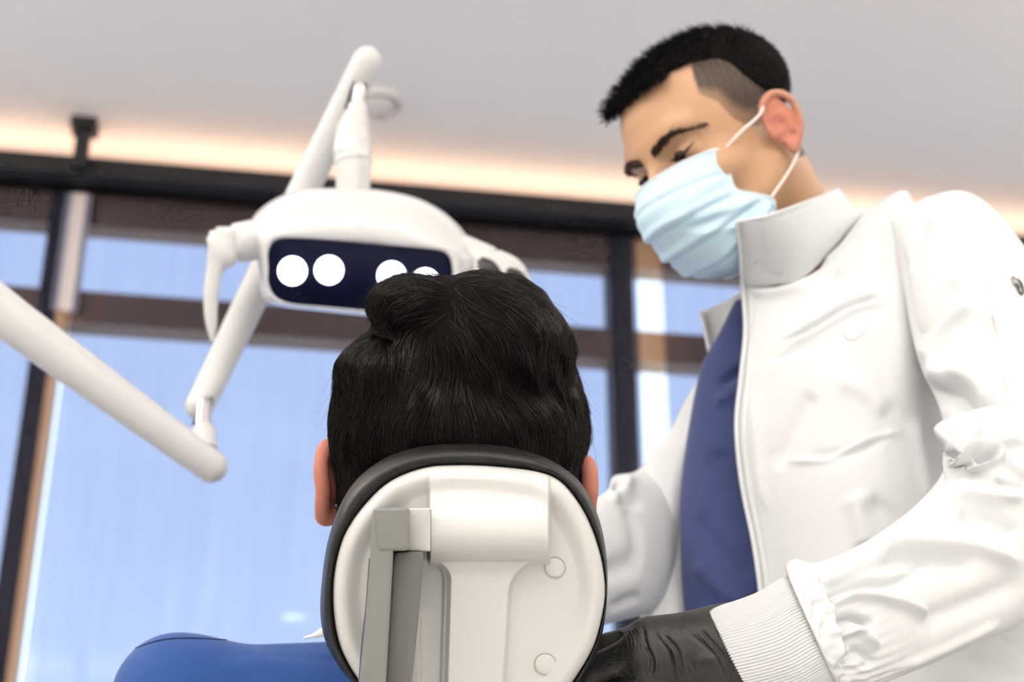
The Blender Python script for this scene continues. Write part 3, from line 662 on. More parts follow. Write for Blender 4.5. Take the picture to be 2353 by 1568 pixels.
wk = _r.normal(size=(10, 3)); wp_ = _r.uniform(0, 6.28, 10)
def clump(P, f=1.):   # smooth pseudo-noise from a few waves
    return sum(np.sin((P@wk[i])*f*(60+25*i)+wp_[i]) for i in range(6))/6
mv, mq = nets(hair_f, (-.15, .84, 1.02), (.10, 1.14, 1.30), .0025)
mpx, mpy, _d = proj(mv)
mass = mesh_obj('hair', mv, mq, M['hairbase'], patient)
fl = np.array([(1000, 640, -1, .15), (920, 650, -.8, .6), (868, 690, -.2, 1), (862, 740, .5, .9), (930, 700, -1, .6), (960, 738, -1, .1), (1020, 700, -.7, -.2), (940, 670, -.9, .3),
    (1090, 640, 1, .15), (1180, 670, 1, .5), (1270, 730, .7, .9), (1310, 800, .3, 1), (1100, 700, 1, .7), (1200, 760, 1, .8), (1250, 850, .5, 1),
    (1050, 760, .6, 1), (1120, 830, .9, .9), (1200, 900, .8, .9), (1280, 950, .1, 1), (1330, 950, -.05, 1), (900, 780, -.6, .8), (850, 810, -.8, .7), (800, 880, -.35, 1),
    (770, 960, -.05, 1), (780, 1080, .12, 1), (950, 800, -.15, 1), (920, 900, .1, 1), (1000, 830, .35, 1), (1040, 930, .5, 1), (1000, 1000, -.1, 1), (1100, 1000, -.2, 1), (1200, 1010, .2, 1), (1300, 1060, -.15, 1), (900, 1030, .1, 1), (1040, 700, .5, .5), (1345, 1000, -.05, 1)], float)
fl[:, 2:] /= np.linalg.norm(fl[:, 2:], axis=1, keepdims=True)
def flow(P, rot=None):
    x, y, d = proj(P); w = 1/(((x[:, None]-fl[:, 0])**2+(y[:, None]-fl[:, 1])**2)**1.3+400); w /= w.sum(1, keepdims=True)
    dx, dy = w@fl[:, 2], w@fl[:, 3]; a = clump(P, .55)*.55+.38*np.sin(y/52+x/105)*np.clip((y-700)/100, 0, 1)+(0 if rot is None else rot); c, s = np.cos(a), np.sin(a)
    dx, dy = dx*c-dy*s, dx*s+dy*c; t = dx[:, None]*RT-dy[:, None]*UP; return t/np.maximum(np.linalg.norm(t, axis=1, keepdims=True), 1e-6)
def grow(N, K, step, lift0, lift1, fn, lenvar=.4, jitter=.06, sel=None, flowf=flow, wild=0):
    a = mv if fn is hair_f else sel; seeds = a[_r.integers(0, len(a), N)]+_r.normal(size=(N, 3))*.002
    P = seeds.copy(); L = np.empty((N, K, 3)); ln = 1-lenvar*_r.random(N); jit = _r.normal(size=(N, 3))*jitter; cl = np.zeros(N)
    off = _r.random(N); cs = clump(seeds, 2.2); rot = clump(seeds+.3, 1.7)*.35
    for k in range(K):
        g = field_grad(fn, P, .001); g /= np.maximum(np.linalg.norm(g, axis=1, keepdims=True), 1e-6)
        s = k/(K-1); target = lift0+(lift1-lift0)*(s*(.4+.6*off)+.25*off)+(.0012*clump(P, 1.6)+.0026*cs)*math.sin(min(1, s*1.3)*math.pi*.75)+wild*s*s*off
        f = fn(P); P = P-g*(f-target)[:, None]; L[:, k] = P
        t = flowf(P, rot)+jit*(1+wild*60*s); t = t-g*((t*g).sum(1))[:, None]; t /= np.maximum(np.linalg.norm(t, axis=1, keepdims=True), 1e-6)
        P = P+t*(step*ln)[:, None]
    return L
K = 12; rad = .00015*np.concatenate([np.linspace(.8, 1, 3), np.linspace(1, .35, K-3)])
def keepL(L, fnmask):
    return L[fnmask(L)]
def msk(L):
    x, y, d = proj(L[:, -1]); e = ((x < 770) | (x > 1335)) & (y > 1115); return ~(e | (y > 1330))
L1 = grow(34000, K, .0060, -.0012, .0013, hair_f, jitter=.035); L1 = keepL(L1, msk)
strands('hair_strands', L1, rad, M['hair'], mass)['kind'] = 'stuff'
L2 = grow(9000, K, .0045, -.0005, .0022, hair_f, jitter=.10); L2 = keepL(L2, msk)
strands('hair_locks', L2, rad*.9, M['hair'], mass)['kind'] = 'stuff'
L3 = grow(420, K, .0045, 0, .004, hair_f, jitter=.3, wild=.012); L3 = keepL(L3, msk)
strands('flyaway_hair', L3, rad*.55, M['hair'], mass)['kind'] = 'stuff'

# ================================================================== DENTIST
F = np.array([-.70, -.38, -.60]); F /= np.linalg.norm(F)
U = np.array([-.506, .861, .046]); U -= F*(U@F); U /= np.linalg.norm(U)
SIDE = np.cross(F, U); 
if SIDE[2] > 0: SIDE = -SIDE                      # towards the camera = the person's left
C2W = np.stack([RT, UP, FW], 1)                   # camera axes -> world
Fw, Uw, Sw = C2W@F, C2W@U, C2W@SIDE; AX = np.stack([Sw, Fw, Uw])
HSC = .96
eye_px = V(1568, 347, 1.445); HO = eye_px-HSC*(.032*Sw+.083*Fw)
def tl(P): return ((P-HO)@AX.T)/HSC
def tw(p): return HO+HSC*(np.asarray(p, float)@AX)
ESH = np.array([.0, .0035, -.0235]); ESC = .93
def ear_at(p): p = np.array(p, float); c = np.array([.078, -.008, 0]); return (p-c)*ESC+c+ESH
def ear_local(q):   # q local with l>=0
    c0 = np.array([.078, -.008, 0]); q = (q-ESH-c0)/ESC+c0; e = None
    hel = [(.071, .004, -.006), (.0755, .007, .010), (.080, .003, .025), (.0865, -.009, .031), (.0915, -.021, .024), (.0925, -.026, .008), (.0895, -.023, -.010), (.083, -.014, -.024), (.0775, -.006, -.030)]
    hel = cr(np.array(hel), 26)
    for a, b in zip(hel[:-1], hel[1:]):
        c = cap(q, a, b, .0034); e = c if e is None else smin(e, c, .002)
    pl = ell(q, (.0795, -.008, .001), (.0045, .0165, .0285), np.array([[.86, .48, -.1], [-.48, .87, 0], [.1, 0, 1.]]))
    e = smin(e, pl, .004); e = smin(e, ell(q, (.0785, -.007, -.026), (.0045, .008, .0095)), .004)
    e = smax(e, -ell(q, (.0885, -.0005, -.001), (.0105, .0090, .0120)), .0025)
    e = smax(e, -cap(q, (.0885, -.002, .016), (.0945, -.018, .012), .0058, .0050), .002)
    e = smin(e, cap(q, (.085, -.0165, .004), (.0845, -.013, -.012), .0030), .003)
    e = smin(e, cap(q, (.0745, .0075, -.002), (.0745, .006, -.009), .0042), .003)
    return e*HSC*ESC
def ear_near(q):
    r = np.linalg.norm(q-np.array([.080, -.005, -.022]), axis=1)*HSC-.045; m = r < .03; out = r.copy()
    if m.any(): out[m] = ear_local(q[m])
    return out
def head_f(P):
    q = tl(P).copy(); q[:, 0] = np.abs(q[:, 0])
    d = ell(q, (0, -.014, .040), (.0745, .094, .064))
    d = smin(d, ell(q, (0, .025, .012), (.064, .070, .075)), .02)
    d = smin(d, ell(q, (0, .030, -.045), (.055, .060, .070)), .02)
    d = smin(d, ell(q, (0, .055, -.100), (.026, .030, .020)), .03)
    d = smin(d, cap(q, (.052, -.004, -.052), (.020, .060, -.102), .014, .014), .03)
    d = smin(d, cap(q, (0, .0855, .018), (.040, .0755, .022), .010, .008), .014)
    d = smin(d, ell(q, (.043, .058, -.032), (.018, .022, .016)), .018)
    d = smax(d, -ell(q, (.032, .100, -.002), (.017, .018, .0125)), .012)
    d = smin(d, ell(q, (.0315, .0735, -.002), (.0145, .0135, .0125)), .004)
    d = smin(d, cap(q, (0, .090, .006), (0, .116, -.034), .0065, .011), .010)
    d = smin(d, ell(q, (0, .100, -.07), (.022, .012, .02)), .015)
    d = d*HSC
    d = smin(d, ear_near(q), .0035)
    nk0 = tw((0, -.022, -.055)); nk1 = V(1850, 640, 1.54); d = smin(d, cap(P, nk0, nk1, .052, .055), .02)
    return d
hlo = np.minimum.reduce([tw((a, b, c)) for a in (-.11, .11) for b in (-.13, .14) for c in (-.13, .14)]+[V(1830, 700, 1.5)-.07])
hhi = np.maximum.reduce([tw((a, b, c)) for a in (-.11, .11) for b in (-.13, .14) for c in (-.13, .14)])
hv, hq = nets(head_f, hlo, hhi, .0017)
SHN, ELN, WRN = V(2200, 590, 1.42), V(2500, 1110, 1.25), V(1760, 1490, 1.035)
SHF, ELF, WRF = V(1700, 960, 1.68), V(1500, 1235, 1.55), V(1200, 1350, 1.33)
PEL = np.array([.37, 1.37, .92])
def dtorso(P):
    ch = V(1850, 900, 1.50); d = cap(P, V(1850, 720, 1.56), PEL, .06, .08)
    d = smin(d, cap(P, V(2050, 640, 1.49), V(1780, 830, 1.63), .04, .035), .03)
    for s, e, w in ((SHN, ELN, WRN), (SHF, ELF, WRF)):
        d = smin(d, cap(P, s, e, .035, .028), .02); d = smin(d, cap(P, e, w, .026, .019), .01)
    for s in (-1, 1):
        hp = PEL+[s*.02, s*.09, -.02]; kn = np.array([hp[0]+.02, hp[1], .48]); an = np.array([kn[0]+.02, kn[1], .09])
        d = smin(d, cap(P, hp, kn, .085, .058), .04); d = smin(d, cap(P, kn, an, .055, .038), .02)
        d = smin(d, cap(P, an-[0, 0, .05], an+[-.15, 0, -.052], .036, .030), .02)
    return d
bv, bq = nets(dtorso, (-.02, .85, -.0), (.78, 1.62, 1.45), .009)
nh = len(hv); q_ = tl(hv); qa = q_.copy(); qa[:, 0] = np.abs(qa[:, 0])
hx, hy, _ = proj(tw(qa))
yb = np.interp(hx, [1380, 1430, 1470, 1520, 1588, 1596, 1606, 1650, 1685, 1715, 1745, 1775, 1800, 1830, 1870], [300, 250, 213, 182, 158, 190, 218, 236, 275, 290, 292, 262, 262, 400, 430])
sharp = np.interp(hx, [1560, 1600, 1650, 1760, 1830], [12, 20, 40, 60, 40])
hairm = np.clip((yb-hy)/sharp, 0, 1)**.7
edge = np.clip((yb-hy)/6, 0, 1); hairm = np.where(hx > 1590, np.maximum(hairm*.97, .55*edge), hairm)
hairm *= np.clip((.0815-qa[:, 0])/.003, 0, 1)*(1-np.clip((q_[:, 1]-.085)/.01, 0, 1)*(q_[:, 2] < .03))*(q_[:, 2] > -.06)
# back of the head below the fade
back = (q_[:, 1] < -.055) & (q_[:, 2] > -.055); hairm = np.where(back, np.maximum(hairm, .8), hairm)
noise = .95+.12*clump(hv, 14.); hairm = np.clip(hairm*noise, 0, 1)
earc = np.array([.082, -.007, -.0225]); er = np.linalg.norm((qa-earc)/np.array([.012, .026, .036]), axis=1); flush = np.clip(1.35-er, 0, 1)*np.clip((qa[:, 0]-.070)/.006, 0, 1); flush = np.clip(flush*1.5, 0, 1); earv = np.zeros(len(hv), bool)
hairm *= 1-np.clip(flush*2, 0, 1)
dv = np.concatenate([hv, bv]); dq = np.concatenate([hq, bq+nh]); mi = np.concatenate([earv[hq].all(1).astype(int), np.zeros(len(bq), int)])
dentist = mesh_obj('person', dv, dq, None, mats=[M['head'], M['ear']], mindex=mi)
at = dentist.data.attributes.new('hair', 'FLOAT', 'POINT'); at.data.foreach_set('value', np.concatenate([hairm, np.zeros(len(bv))]).astype(np.float32))
at = dentist.data.attributes.new('flush', 'FLOAT', 'POINT'); at.data.foreach_set('value', np.concatenate([flush, np.zeros(len(bv))]).astype(np.float32))
tag(dentist, 'standing person in blue face mask, open white jacket and black gloves leaning over the patient', 'person')
# short hair
def dcut(P):
    q = tl(P).copy(); q[:, 0] = np.abs(q[:, 0]); x, y, d = proj(tw(q))
    b = np.interp(x, [1370, 1400, 1430, 1470, 1520, 1590, 1610, 1660, 1720, 1780, 1815, 1840, 1870], [262, 250, 240, 210, 178, 152, 152, 165, 190, 222, 240, 330, 380])
    return (y-b)*.0004
def dhair_f(P):
    q = tl(P).copy(); q[:, 0] = np.abs(q[:, 0])
    d = ell(q, (0, -.020, .040), (.0755, .097, .0680)); d = smin(d, ell(q, (0, .018, .060), (.050, .060, .034)), .02)
    d = smin(d, ell(q, (.010, .069, .071), (.040, .017, .0150)), .012)
    return smax(d*HSC, dcut(P), .006)
mv2, mq2 = nets(dhair_f, hlo, hhi+.02, .003)
sel2 = mv2[tl(mv2)[:, 2] > -.05]
dh = mesh_obj('hair', mv2, mq2, M['hairbase'], dentist)
def flow2(P):
    g = field_grad(dhair_f, P, .001); g /= np.maximum(np.linalg.norm(g, axis=1, keepdims=True), 1e-6)
    t = Fw*.8+Uw*.25+g*0; return np.broadcast_to(t, P.shape)
seeds = sel2[_r.integers(0, len(sel2), 14000)]
g = field_grad(dhair_f, seeds, .001); g /= np.maximum(np.linalg.norm(g, axis=1, keepdims=True), 1e-6)
ql = tl(seeds); top = np.clip((ql[:, 2]-.05)/.05, 0, 1); front = np.clip((ql[:, 1]-.02)/.06, 0, 1)
dirv = g*(.35+.35*front[:, None])+Fw*(.75)*top[:, None]-Uw*(.8*(1-top))[:, None]+_r.normal(size=(len(seeds), 3))*.16
dirv += (clump(seeds, 2.5)*.4)[:, None]*Sw+(clump(seeds+.1, 2.5)*.35)[:, None]*Uw
dirv /= np.linalg.norm(dirv, axis=1, keepdims=True); ln = (.004+.008*top+.004*front*top)*(.6+.5*_r.random(len(seeds)))
K2 = 5; L = np.stack([seeds-g*.001+dirv*(ln*s)[:, None]+Uw*(.003*s*s*top)[:, None] for s in np.linspace(0, 1, K2)], 1)
strands('hair_strands', L, .0003*np.array([1, 1, .9, .7, .3]), M['hair2'], dh)['kind'] = 'stuff'
# eyebrows, lashes and eyes placed on the head surface (head-local coordinates)
hb = bvh(dentist)
def onhead(l, f, u, off=.0006):
    o_ = tw((l, f+.08, u)); h = hb.ray_cast(Vector(o_), Vector(-Fw))
    if h[0] is None: return tw((l, f, u))
    return np.array(h[0])+np.array(h[1])*off
for s in (1, -1):
    bc = cr(np.array([(.009, .0118, .0040), (.019, .0152, .0044), (.031, .0182, .0038), (.043, .0165, .0028), (.056, .0100, .0030)]), 40); Ls = []
    for t in range(520):
        i = int(39*_r.random()**1.35); l, u, w = bc[i]; uu = u+np.clip(_r.normal()*.42, -1, 1)*w; p = onhead(s*l, .08, uu, .0004)
        tdir = Sw*s*.9+Uw*(.5-(i/39)*.9)+_r.normal(size=3)*.12; tdir /= np.linalg.norm(tdir); le = .005+.003*_r.random()
        n0 = Fw; Ls.append([p+tdir*le*a+Fw*.0012*math.sin(a*2.5) for a in (0, .35, .7, 1)])
    strands('eyebrow', np.array(Ls), .00032*np.array([1, 1, .8, .4]), M['brow'], dentist)
    # lowered lid line with lashes, dark iris peeking below the lid
    lid = [onhead(s*(.0315+.0150*math.cos(a)), .08, .0015-.0050*math.sin(a)+.0015*math.cos(a), .0003) for a in np.linspace(.38, math.pi-.15, 14)]
    tube('eyelashes', lid, [.0005, .0008, .0012]+[.0017]*8+[.0012, .0008, .0005], M['brow'], dentist, n=40, nc=10)
    tube('iris', [onhead(s*.0275, .08, -.0022, .0), onhead(s*.0320, .08, -.0026, .0)], [.0042, .0042], M['eye'], dentist, n=6, nc=16)
# mask in head-local coordinates: rows from nose to below the chin, columns near ear side to far side
def maskrows(off=0.):
    rows = []
    #            u_near  u_mid    l_w    f_edge  f_mid   lift
    prof = [(-.0170, -.008, .055, .057, .1110, 0), (-.0300, -.021, .055, .064, .1240, 0), (-.0440, -.036, .0545, .068, .1335, 0), (-.0590, -.055, .054, .070, .1330, 0),
            (-.0730, -.076, .0600, .055, .1250, 0), (-.0840, -.097, .0630, .043, .1130, 0), (-.0930, -.116, .0600, .044, .0920, 0), (-.1080, -.131, .050, .036, .056, 0)]
    for i, (un, um, lw, fe, fm, _) in enumerate(prof):
        r = []
        for a in np.linspace(-1, 1, 13):
            c = math.cos(a*math.pi/2); l = lw*math.sin(a*math.pi/2)*(1+.05*math.sin(abs(a)*math.pi))
            f = fe+(fm-fe)*c**(.86 if i > 1 else .95); u = un+(um-un)*c**.8
            r.append(tw((l, f+off, u)))
        rows.append(r)
    return np.array(rows)
G = maskrows(); nu, nv_ = 150, 150; G = cr(G, nu); G = cr(G.transpose(1, 0, 2), nv_).transpose(1, 0, 2)
mvv = G.reshape(-1, 3); q = grid_faces(nu, nv_); n_ = vnormals(mvv, q)
ctr = tw((0, .02, -.06))
if ((mvv-ctr)*n_).sum() < 0: q = q[:, ::-1]; n_ = -n_
ui = np.repeat(np.linspace(0, 1, nu), nv_); vi = np.tile(np.linspace(-1, 1, nv_), nu); pl = np.zeros(len(mvv))
for c0, a0 in ((.20, .0012), (.42, .0030), (.60, .0032), (.77, .0026)):     # pleats fanning out from the near edge
    cc0 = c0+(np.abs(vi)-.5)*-.10*(c0-.5); dd = ui-cc0; pl += a0*np.clip(np.exp(-(dd/.035)**2)-.9*np.exp(-((dd-.045)/.022)**2), -1, 1)*np.clip(1.15-np.abs(vi)*.55, .2, 1)
pl += .0016*np.sin(vi*9+ui*7)*np.clip(ui*2-.5, 0, 1)*(1-np.abs(vi))
for a0, c0, w0, sl in ((.0026, .50, .05, .25), (-.0022, .58, .04, .22), (.002, .35, .05, -.12), (.0022, .68, .04, .45)):
    dd = ui-(c0+sl*(vi-.55)); pl += a0*np.exp(-(dd/w0)**2)*np.clip(1-((vi-.55)/.45)**2, 0, 1)
pl *= np.clip((1-np.abs(vi))/.10, 0, 1); mvv = mvv+n_*pl[:, None]
mask = mesh_obj('face_mask', mvv, q, M['mask'], dentist); sm = mask.modifiers.new('t', 'SOLIDIFY'); sm.thickness = .0008
Gm = mvv.reshape(nu, nv_, 3)
def band(nm, line, wd_, m):     # flat trim bands along the mask border
    line = np.array(line); n = len(line); t = np.gradient(line, axis=0); vs = []
    return tube(nm, line[::4], wd_, m, mask, nc=12, n=60, flat=1)
band('top_band', Gm[2], .0014, M['maskedge']); band('side_band', Gm[:, 0], .0014, M['maskedge']); band('side_band', Gm[:, -1], .0014, M['maskedge']); band('bottom_band', Gm[-1], .0012, M['maskedge'])
near_col = 0 if (Gm[70, 0]-HO)@Sw > 0 else -1
for col, s in ((near_col, 1), (-1 if near_col == 0 else 0, -1)):
    top_ = Gm[4, col]; bot = Gm[102, col]
    ring = [top_+Sw*s*.001, tw((s*.0745, .030, -.002)), tw((s*.081, .010, .020)), tw((s*.084, -.010, .0305)), tw((s*.084, -.025, .012)), tw((s*.078, -.022, -.015)), tw((s*.0785, -.006, -.036)), tw((s*.072, .008, -.055)), bot+Sw*s*.001]
    tube('ear_loop', [top_+Sw*s*.0015, tw((s*.070, .040, -.013)), tw(ear_at((.0795, .012, .018))*[s, 1, 1]), tw(ear_at((.083, -.002, .031))*[s, 1, 1])], .0014, M['strap'], mask, n=40, nc=12)
    tube('ear_loop', [tw(ear_at((.0790, -.012, -.033))*[s, 1, 1]), tw((s*.0735, .008, -.066)), bot+Sw*s*.0015], .0014, M['strap'], mask, n=30, nc=12)

# scrub top (navy) inside the open coat
scr = loft('scrub_top', [(1690, 690, 1850, 640, 1.53, .6), (1655, 760, 1900, 720, 1.53, .6), (1610, 850, 1960, 830, 1.53, .60), (1580, 1000, 1990, 980, 1.51, .58), (1562, 1150, 2010, 1130, 1.48, .56), (1565, 1300, 2030, 1300, 1.445, .54), (1575, 1450, 2060, 1450, 1.42, .52), (1590, 1620, 2090, 1620, 1.39, .52), (1610, 1900, 2120, 1900, 1.29, .62)], M['scrub'], dentist, nr=120, nc=120, gain=1.8,
    lines=[([(1650, 880), (1690, 860), (1730, 830)], -.004, 10), ([(1640, 930), (1690, 900), (1730, 880)], .003, 14), ([(1620, 1050), (1680, 1060), (1720, 1100)], -.003, 16), ([(1600, 1180), (1660, 1260), (1740, 1330)], -.003, 18), ([(1600, 1290), (1650, 1350), (1720, 1400)], .003, 18)])
# ---- white jacket
coat = empty('white_jacket', (0, 0, 0)); coat.parent = dentist
def K_(o): o.parent = coat; return o
# near front panel: columns zip edge -> armhole -> side -> back
near = [
 [(1708, 655, 1.462), (1780, 650, 1.435), (1855, 622, 1.425), (1925, 565, 1.44), (1988, 488, 1.475), (2010, 500, 1.56), (1960, 600, 1.66)],
 [(1712, 700, 1.455), (1800, 690, 1.42), (1890, 660, 1.40), (1985, 570, 1.41), (2072, 447, 1.44), (2090, 480, 1.54), (2050, 640, 1.66)],
 [(1714, 770, 1.445), (1810, 765, 1.400), (1910, 740, 1.378), (2010, 690, 1.375), (2085, 585, 1.395), (2150, 600, 1.50), (2080, 700, 1.64)],
 [(1704, 870, 1.430), (1805, 865, 1.382), (1915, 850, 1.355), (2020, 830, 1.350), (2110, 775, 1.365), (2180, 760, 1.48), (2120, 820, 1.62)],
 [(1694, 980, 1.415), (1800, 985, 1.368), (1915, 980, 1.338), (2030, 970, 1.330), (2130, 940, 1.350), (2175, 930, 1.45), (2130, 960, 1.60)],
 [(1706, 1110, 1.400), (1810, 1110, 1.350), (1925, 1110, 1.318), (2050, 1110, 1.308), (2168, 1090, 1.335), (2195, 1090, 1.43), (2150, 1100, 1.56)],
 [(1732, 1240, 1.380), (1830, 1245, 1.330), (1945, 1250, 1.298), (2080, 1260, 1.285), (2230, 1260, 1.315), (2270, 1260, 1.41), (2220, 1260, 1.53)],
 [(1748, 1350, 1.362), (1850, 1355, 1.312), (1970, 1365, 1.278), (2120, 1380, 1.262), (2320, 1380, 1.29), (2370, 1390, 1.385), (2300, 1390, 1.50)],
 [(1760, 1500, 1.340), (1870, 1505, 1.290), (2000, 1515, 1.255), (2170, 1530, 1.238), (2400, 1530, 1.27), (2450, 1530, 1.36), (2370, 1530, 1.47)],
 [(1780, 1750, 1.300), (1890, 1750, 1.250), (2030, 1760, 1.215), (2210, 1780, 1.198), (2450, 1780, 1.23), (2500, 1780, 1.32), (2420, 1780, 1.43)]]
cl_near = [([(1722, 655), (1790, 650), (1850, 622), (1900, 590)], -.0045, 9), ([(1722, 672), (1800, 668), (1870, 650)], .003, 14), ([(1790, 790), (1870, 745), (1950, 700), (2030, 680)], -.0045, 4.5), ([(1800, 800), (1880, 762), (1960, 715), (2040, 690)], .0025, 7),
    ([(1765, 830), (1850, 800), (1950, 760)], -.001, 5), ([(1730, 900), (1740, 1050), (1760, 1180)], .0018, 12), ([(1860, 1050), (1960, 1040), (2040, 1000)], -.0022, 12), ([(1920, 870), (1990, 900), (2040, 950)], .0025, 22), ([(1780, 1080), (1830, 980), (1870, 900)], -.0025, 20),
    ([(1800, 1060), (1900, 1055), (2000, 1010), (2080, 990)], .002, 7), ([(1990, 1150), (2060, 1200), (2110, 1280)], -.004, 24), ([(1960, 1130), (1980, 1210), (1990, 1260)], .004, 22), ([(2100, 960), (2120, 1060), (2140, 1160)], .003, 16), ([(1940, 600), (1990, 560), (2040, 520)], -.003, 10), ([(1920, 640), (1970, 590), (2010, 530)], .003, 10),
    ([(1725, 560), (1728, 700), (1722, 880), (1712, 1000), (1728, 1130), (1752, 1250), (1768, 1350)], -.0010, 3), ([(2250, 1440), (2310, 1470), (2360, 1500)], -.0012, 4), ([(2230, 1500), (2290, 1530), (2340, 1568)], -.003, 18)]
K_(patch('front_panel', near, M['coat'], None, 210, 220, lines=[(p, a*1.5, w) for p, a, w in cl_near], thick=.0016))
# raised zip placket edging, from collar top to hem
K_(tube('front_edge', [V(1694, 510, 1.402), V(1700, 560, 1.419), V(1704, 610, 1.439), V(1706, 655, 1.457), V(1711, 700, 1.452), V(1713, 770, 1.442), V(1703, 870, 1.427), V(1693, 980, 1.412), V(1705, 1110, 1.397), V(1731, 1240, 1.377), V(1747, 1350, 1.359), V(1760, 1500, 1.337), V(1780, 1750, 1.3)], .0022, M['coat'], None, n=140, nc=14))
# near collar, standing round the neck
coll = [
 [(1694, 508, 1.405), (1760, 497, 1.385), (1850, 463, 1.405), (1926, 433, 1.475), (1900, 446, 1.56), (1840, 480, 1.62)],
 [(1699, 560, 1.422), (1768, 552, 1.400), (1858, 520, 1.410), (1935, 466, 1.468), (1925, 480, 1.57), (1850, 540, 1.64)],
 [(1704, 610, 1.442), (1775, 606, 1.418), (1862, 578, 1.418), (1944, 512, 1.465), (1960, 520, 1.58), (1880, 600, 1.66)],
 [(1708, 658, 1.461), (1780, 655, 1.434), (1860, 628, 1.426), (1990, 487, 1.480), (1990, 520, 1.58), (1900, 640, 1.67)]]
coll[2][3] = (1962, 482, 1.47); coll[1][3] = (1945, 458, 1.472)
K_(patch('collar', coll, M['coat'], None, 60, 120, lines=[([(1712, 520), (1716, 580), (1722, 650)], -.0008, 3), ([(1730, 600), (1760, 630), (1800, 640)], -.002, 12), ([(1712, 512), (1790, 500), (1870, 468)], -.0006, 4)], thick=.0022))
# far collar and far front panel
K_(patch('collar', [[(1613, 717, 1.60), (1650, 700, 1.595), (1690, 678, 1.58), (1730, 650, 1.56)], [(1622, 745, 1.597), (1655, 728, 1.595), (1695, 705, 1.582), (1740, 680, 1.565)], [(1632, 790, 1.59), (1660, 775, 1.59), (1692, 757, 1.58), (1745, 740, 1.56)], [(1641, 832, 1.575), (1662, 816, 1.578), (1690, 790, 1.575), (1745, 770, 1.56)]], M['coat'], None, 40, 40, thick=.002))
K_(tube('collar_edge', [V(1611, 718, 1.595), V(1622, 760, 1.592), V(1630, 800, 1.585), V(1641, 836, 1.572)], .0026, M['coat'], None, n=30))
far = [
 [(1641, 826, 1.572), (1634, 822, 1.585), (1628, 815, 1.60), (1640, 810, 1.66)],
 [(1638, 880, 1.560), (1622, 868, 1.572), (1606, 868, 1.60), (1640, 860, 1.68)],
 [(1626, 940, 1.552), (1600, 930, 1.560), (1572, 925, 1.59), (1620, 920, 1.69)],
 [(1609, 1012, 1.543), (1575, 1000, 1.548), (1540, 990, 1.58), (1600, 990, 1.68)],
 [(1594, 1100, 1.528), (1545, 1080, 1.530), (1492, 1055, 1.56), (1560, 1060, 1.67)],
 [(1582, 1179, 1.512), (1530, 1170, 1.505), (1474, 1150, 1.53), (1540, 1150, 1.64)],
 [(1568, 1225, 1.500), (1520, 1225, 1.490), (1471, 1220, 1.51), (1540, 1220, 1.62)],
 [(1578, 1320, 1.470), (1530, 1320, 1.465), (1471, 1320, 1.48), (1540, 1320, 1.59)],
 [(1596, 1410, 1.445), (1540, 1410, 1.440), (1471, 1420, 1.455), (1540, 1420, 1.56)],
 [(1625, 1570, 1.405), (1560, 1570, 1.400), (1475, 1580, 1.415), (1540, 1580, 1.52)],
 [(1650, 1780, 1.36), (1580, 1780, 1.355), (1490, 1780, 1.37), (1550, 1780, 1.47)]]
K_(patch('front_panel', far, M['coat'], None, 130, 90, lines=[([(1500, 1100), (1530, 1200), (1535, 1330)], -.0012, 14)], thick=.0016))
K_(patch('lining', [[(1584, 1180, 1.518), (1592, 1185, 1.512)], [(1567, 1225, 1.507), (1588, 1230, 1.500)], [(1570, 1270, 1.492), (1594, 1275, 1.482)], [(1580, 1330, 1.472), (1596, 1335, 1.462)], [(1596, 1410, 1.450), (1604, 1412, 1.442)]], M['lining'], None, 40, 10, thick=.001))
# far sleeve: from the far shoulder down to the elbow and on behind the headrest
K_(loft('sleeve', [(1590, 930, 1680, 960, 1.64, .8), (1530, 1000, 1650, 1080, 1.60, .85), (1470, 1078, 1600, 1200, 1.55, .85), (1412, 1095, 1560, 1330, 1.50, .8), (1395, 1128, 1500, 1400, 1.45, .75), (1340, 1168, 1400, 1432, 1.40, .75), (1240, 1230, 1280, 1460, 1.32, .75), (1180, 1260, 1200, 1440, 1.26, .7)], M['coat'], None, nr=90, nc=72, gain=1.5,
    lines=[([(1412, 1110), (1440, 1150), (1475, 1160)], -.005, 12), ([(1400, 1150), (1430, 1130), (1450, 1090)], .005, 12), ([(1400, 1400), (1440, 1380), (1475, 1370)], -.003, 9), ([(1385, 1330), (1430, 1300), (1470, 1290)], -.004, 22), ([(1440, 1170), (1460, 1220), (1465, 1300)], -.003, 12)]))
# near sleeve: upper arm
K_(loft('sleeve', [(2040, 500, 2130, 452, 1.43, .9), (2052, 520, 2205, 440, 1.40, .9), (2066, 600, 2275, 478, 1.375, .9), (2085, 700, 2350, 570, 1.35, .9), (2104, 790, 2430, 690, 1.325, .85), (2126, 858, 2500, 820, 1.295, .8), (2160, 930, 2570, 960, 1.27, .75), (2185, 1030, 2620, 1090, 1.25, .7), (2200, 1120, 2640, 1200, 1.24, .65)], M['coat'], None, nr=150, nc=200, gain=1.7,
    lines=[([(2070, 560), (2080, 650), (2100, 760), (2125, 880), (2150, 980)], -.0022, 8), ([(2120, 840), (2170, 760), (2240, 690)], .006, 16), ([(2150, 880), (2220, 800), (2290, 730)], -.004, 20), ([(2110, 790), (2150, 720), (2200, 640)], -.0035, 18), ([(2125, 862), (2190, 858), (2250, 890), (2280, 950)], .008, 22), ([(2130, 920), (2190, 910), (2240, 960)], -.007, 24),
    ([(2256, 600), (2275, 700), (2295, 800), (2318, 935)], -.0014, 3), ([(2256, 602), (2300, 612), (2353, 620)], -.0008, 3), ([(2090, 620), (2110, 560), (2130, 500)], -.003, 14), ([(2205, 445), (2260, 480), (2310, 540)], .002, 8)]))
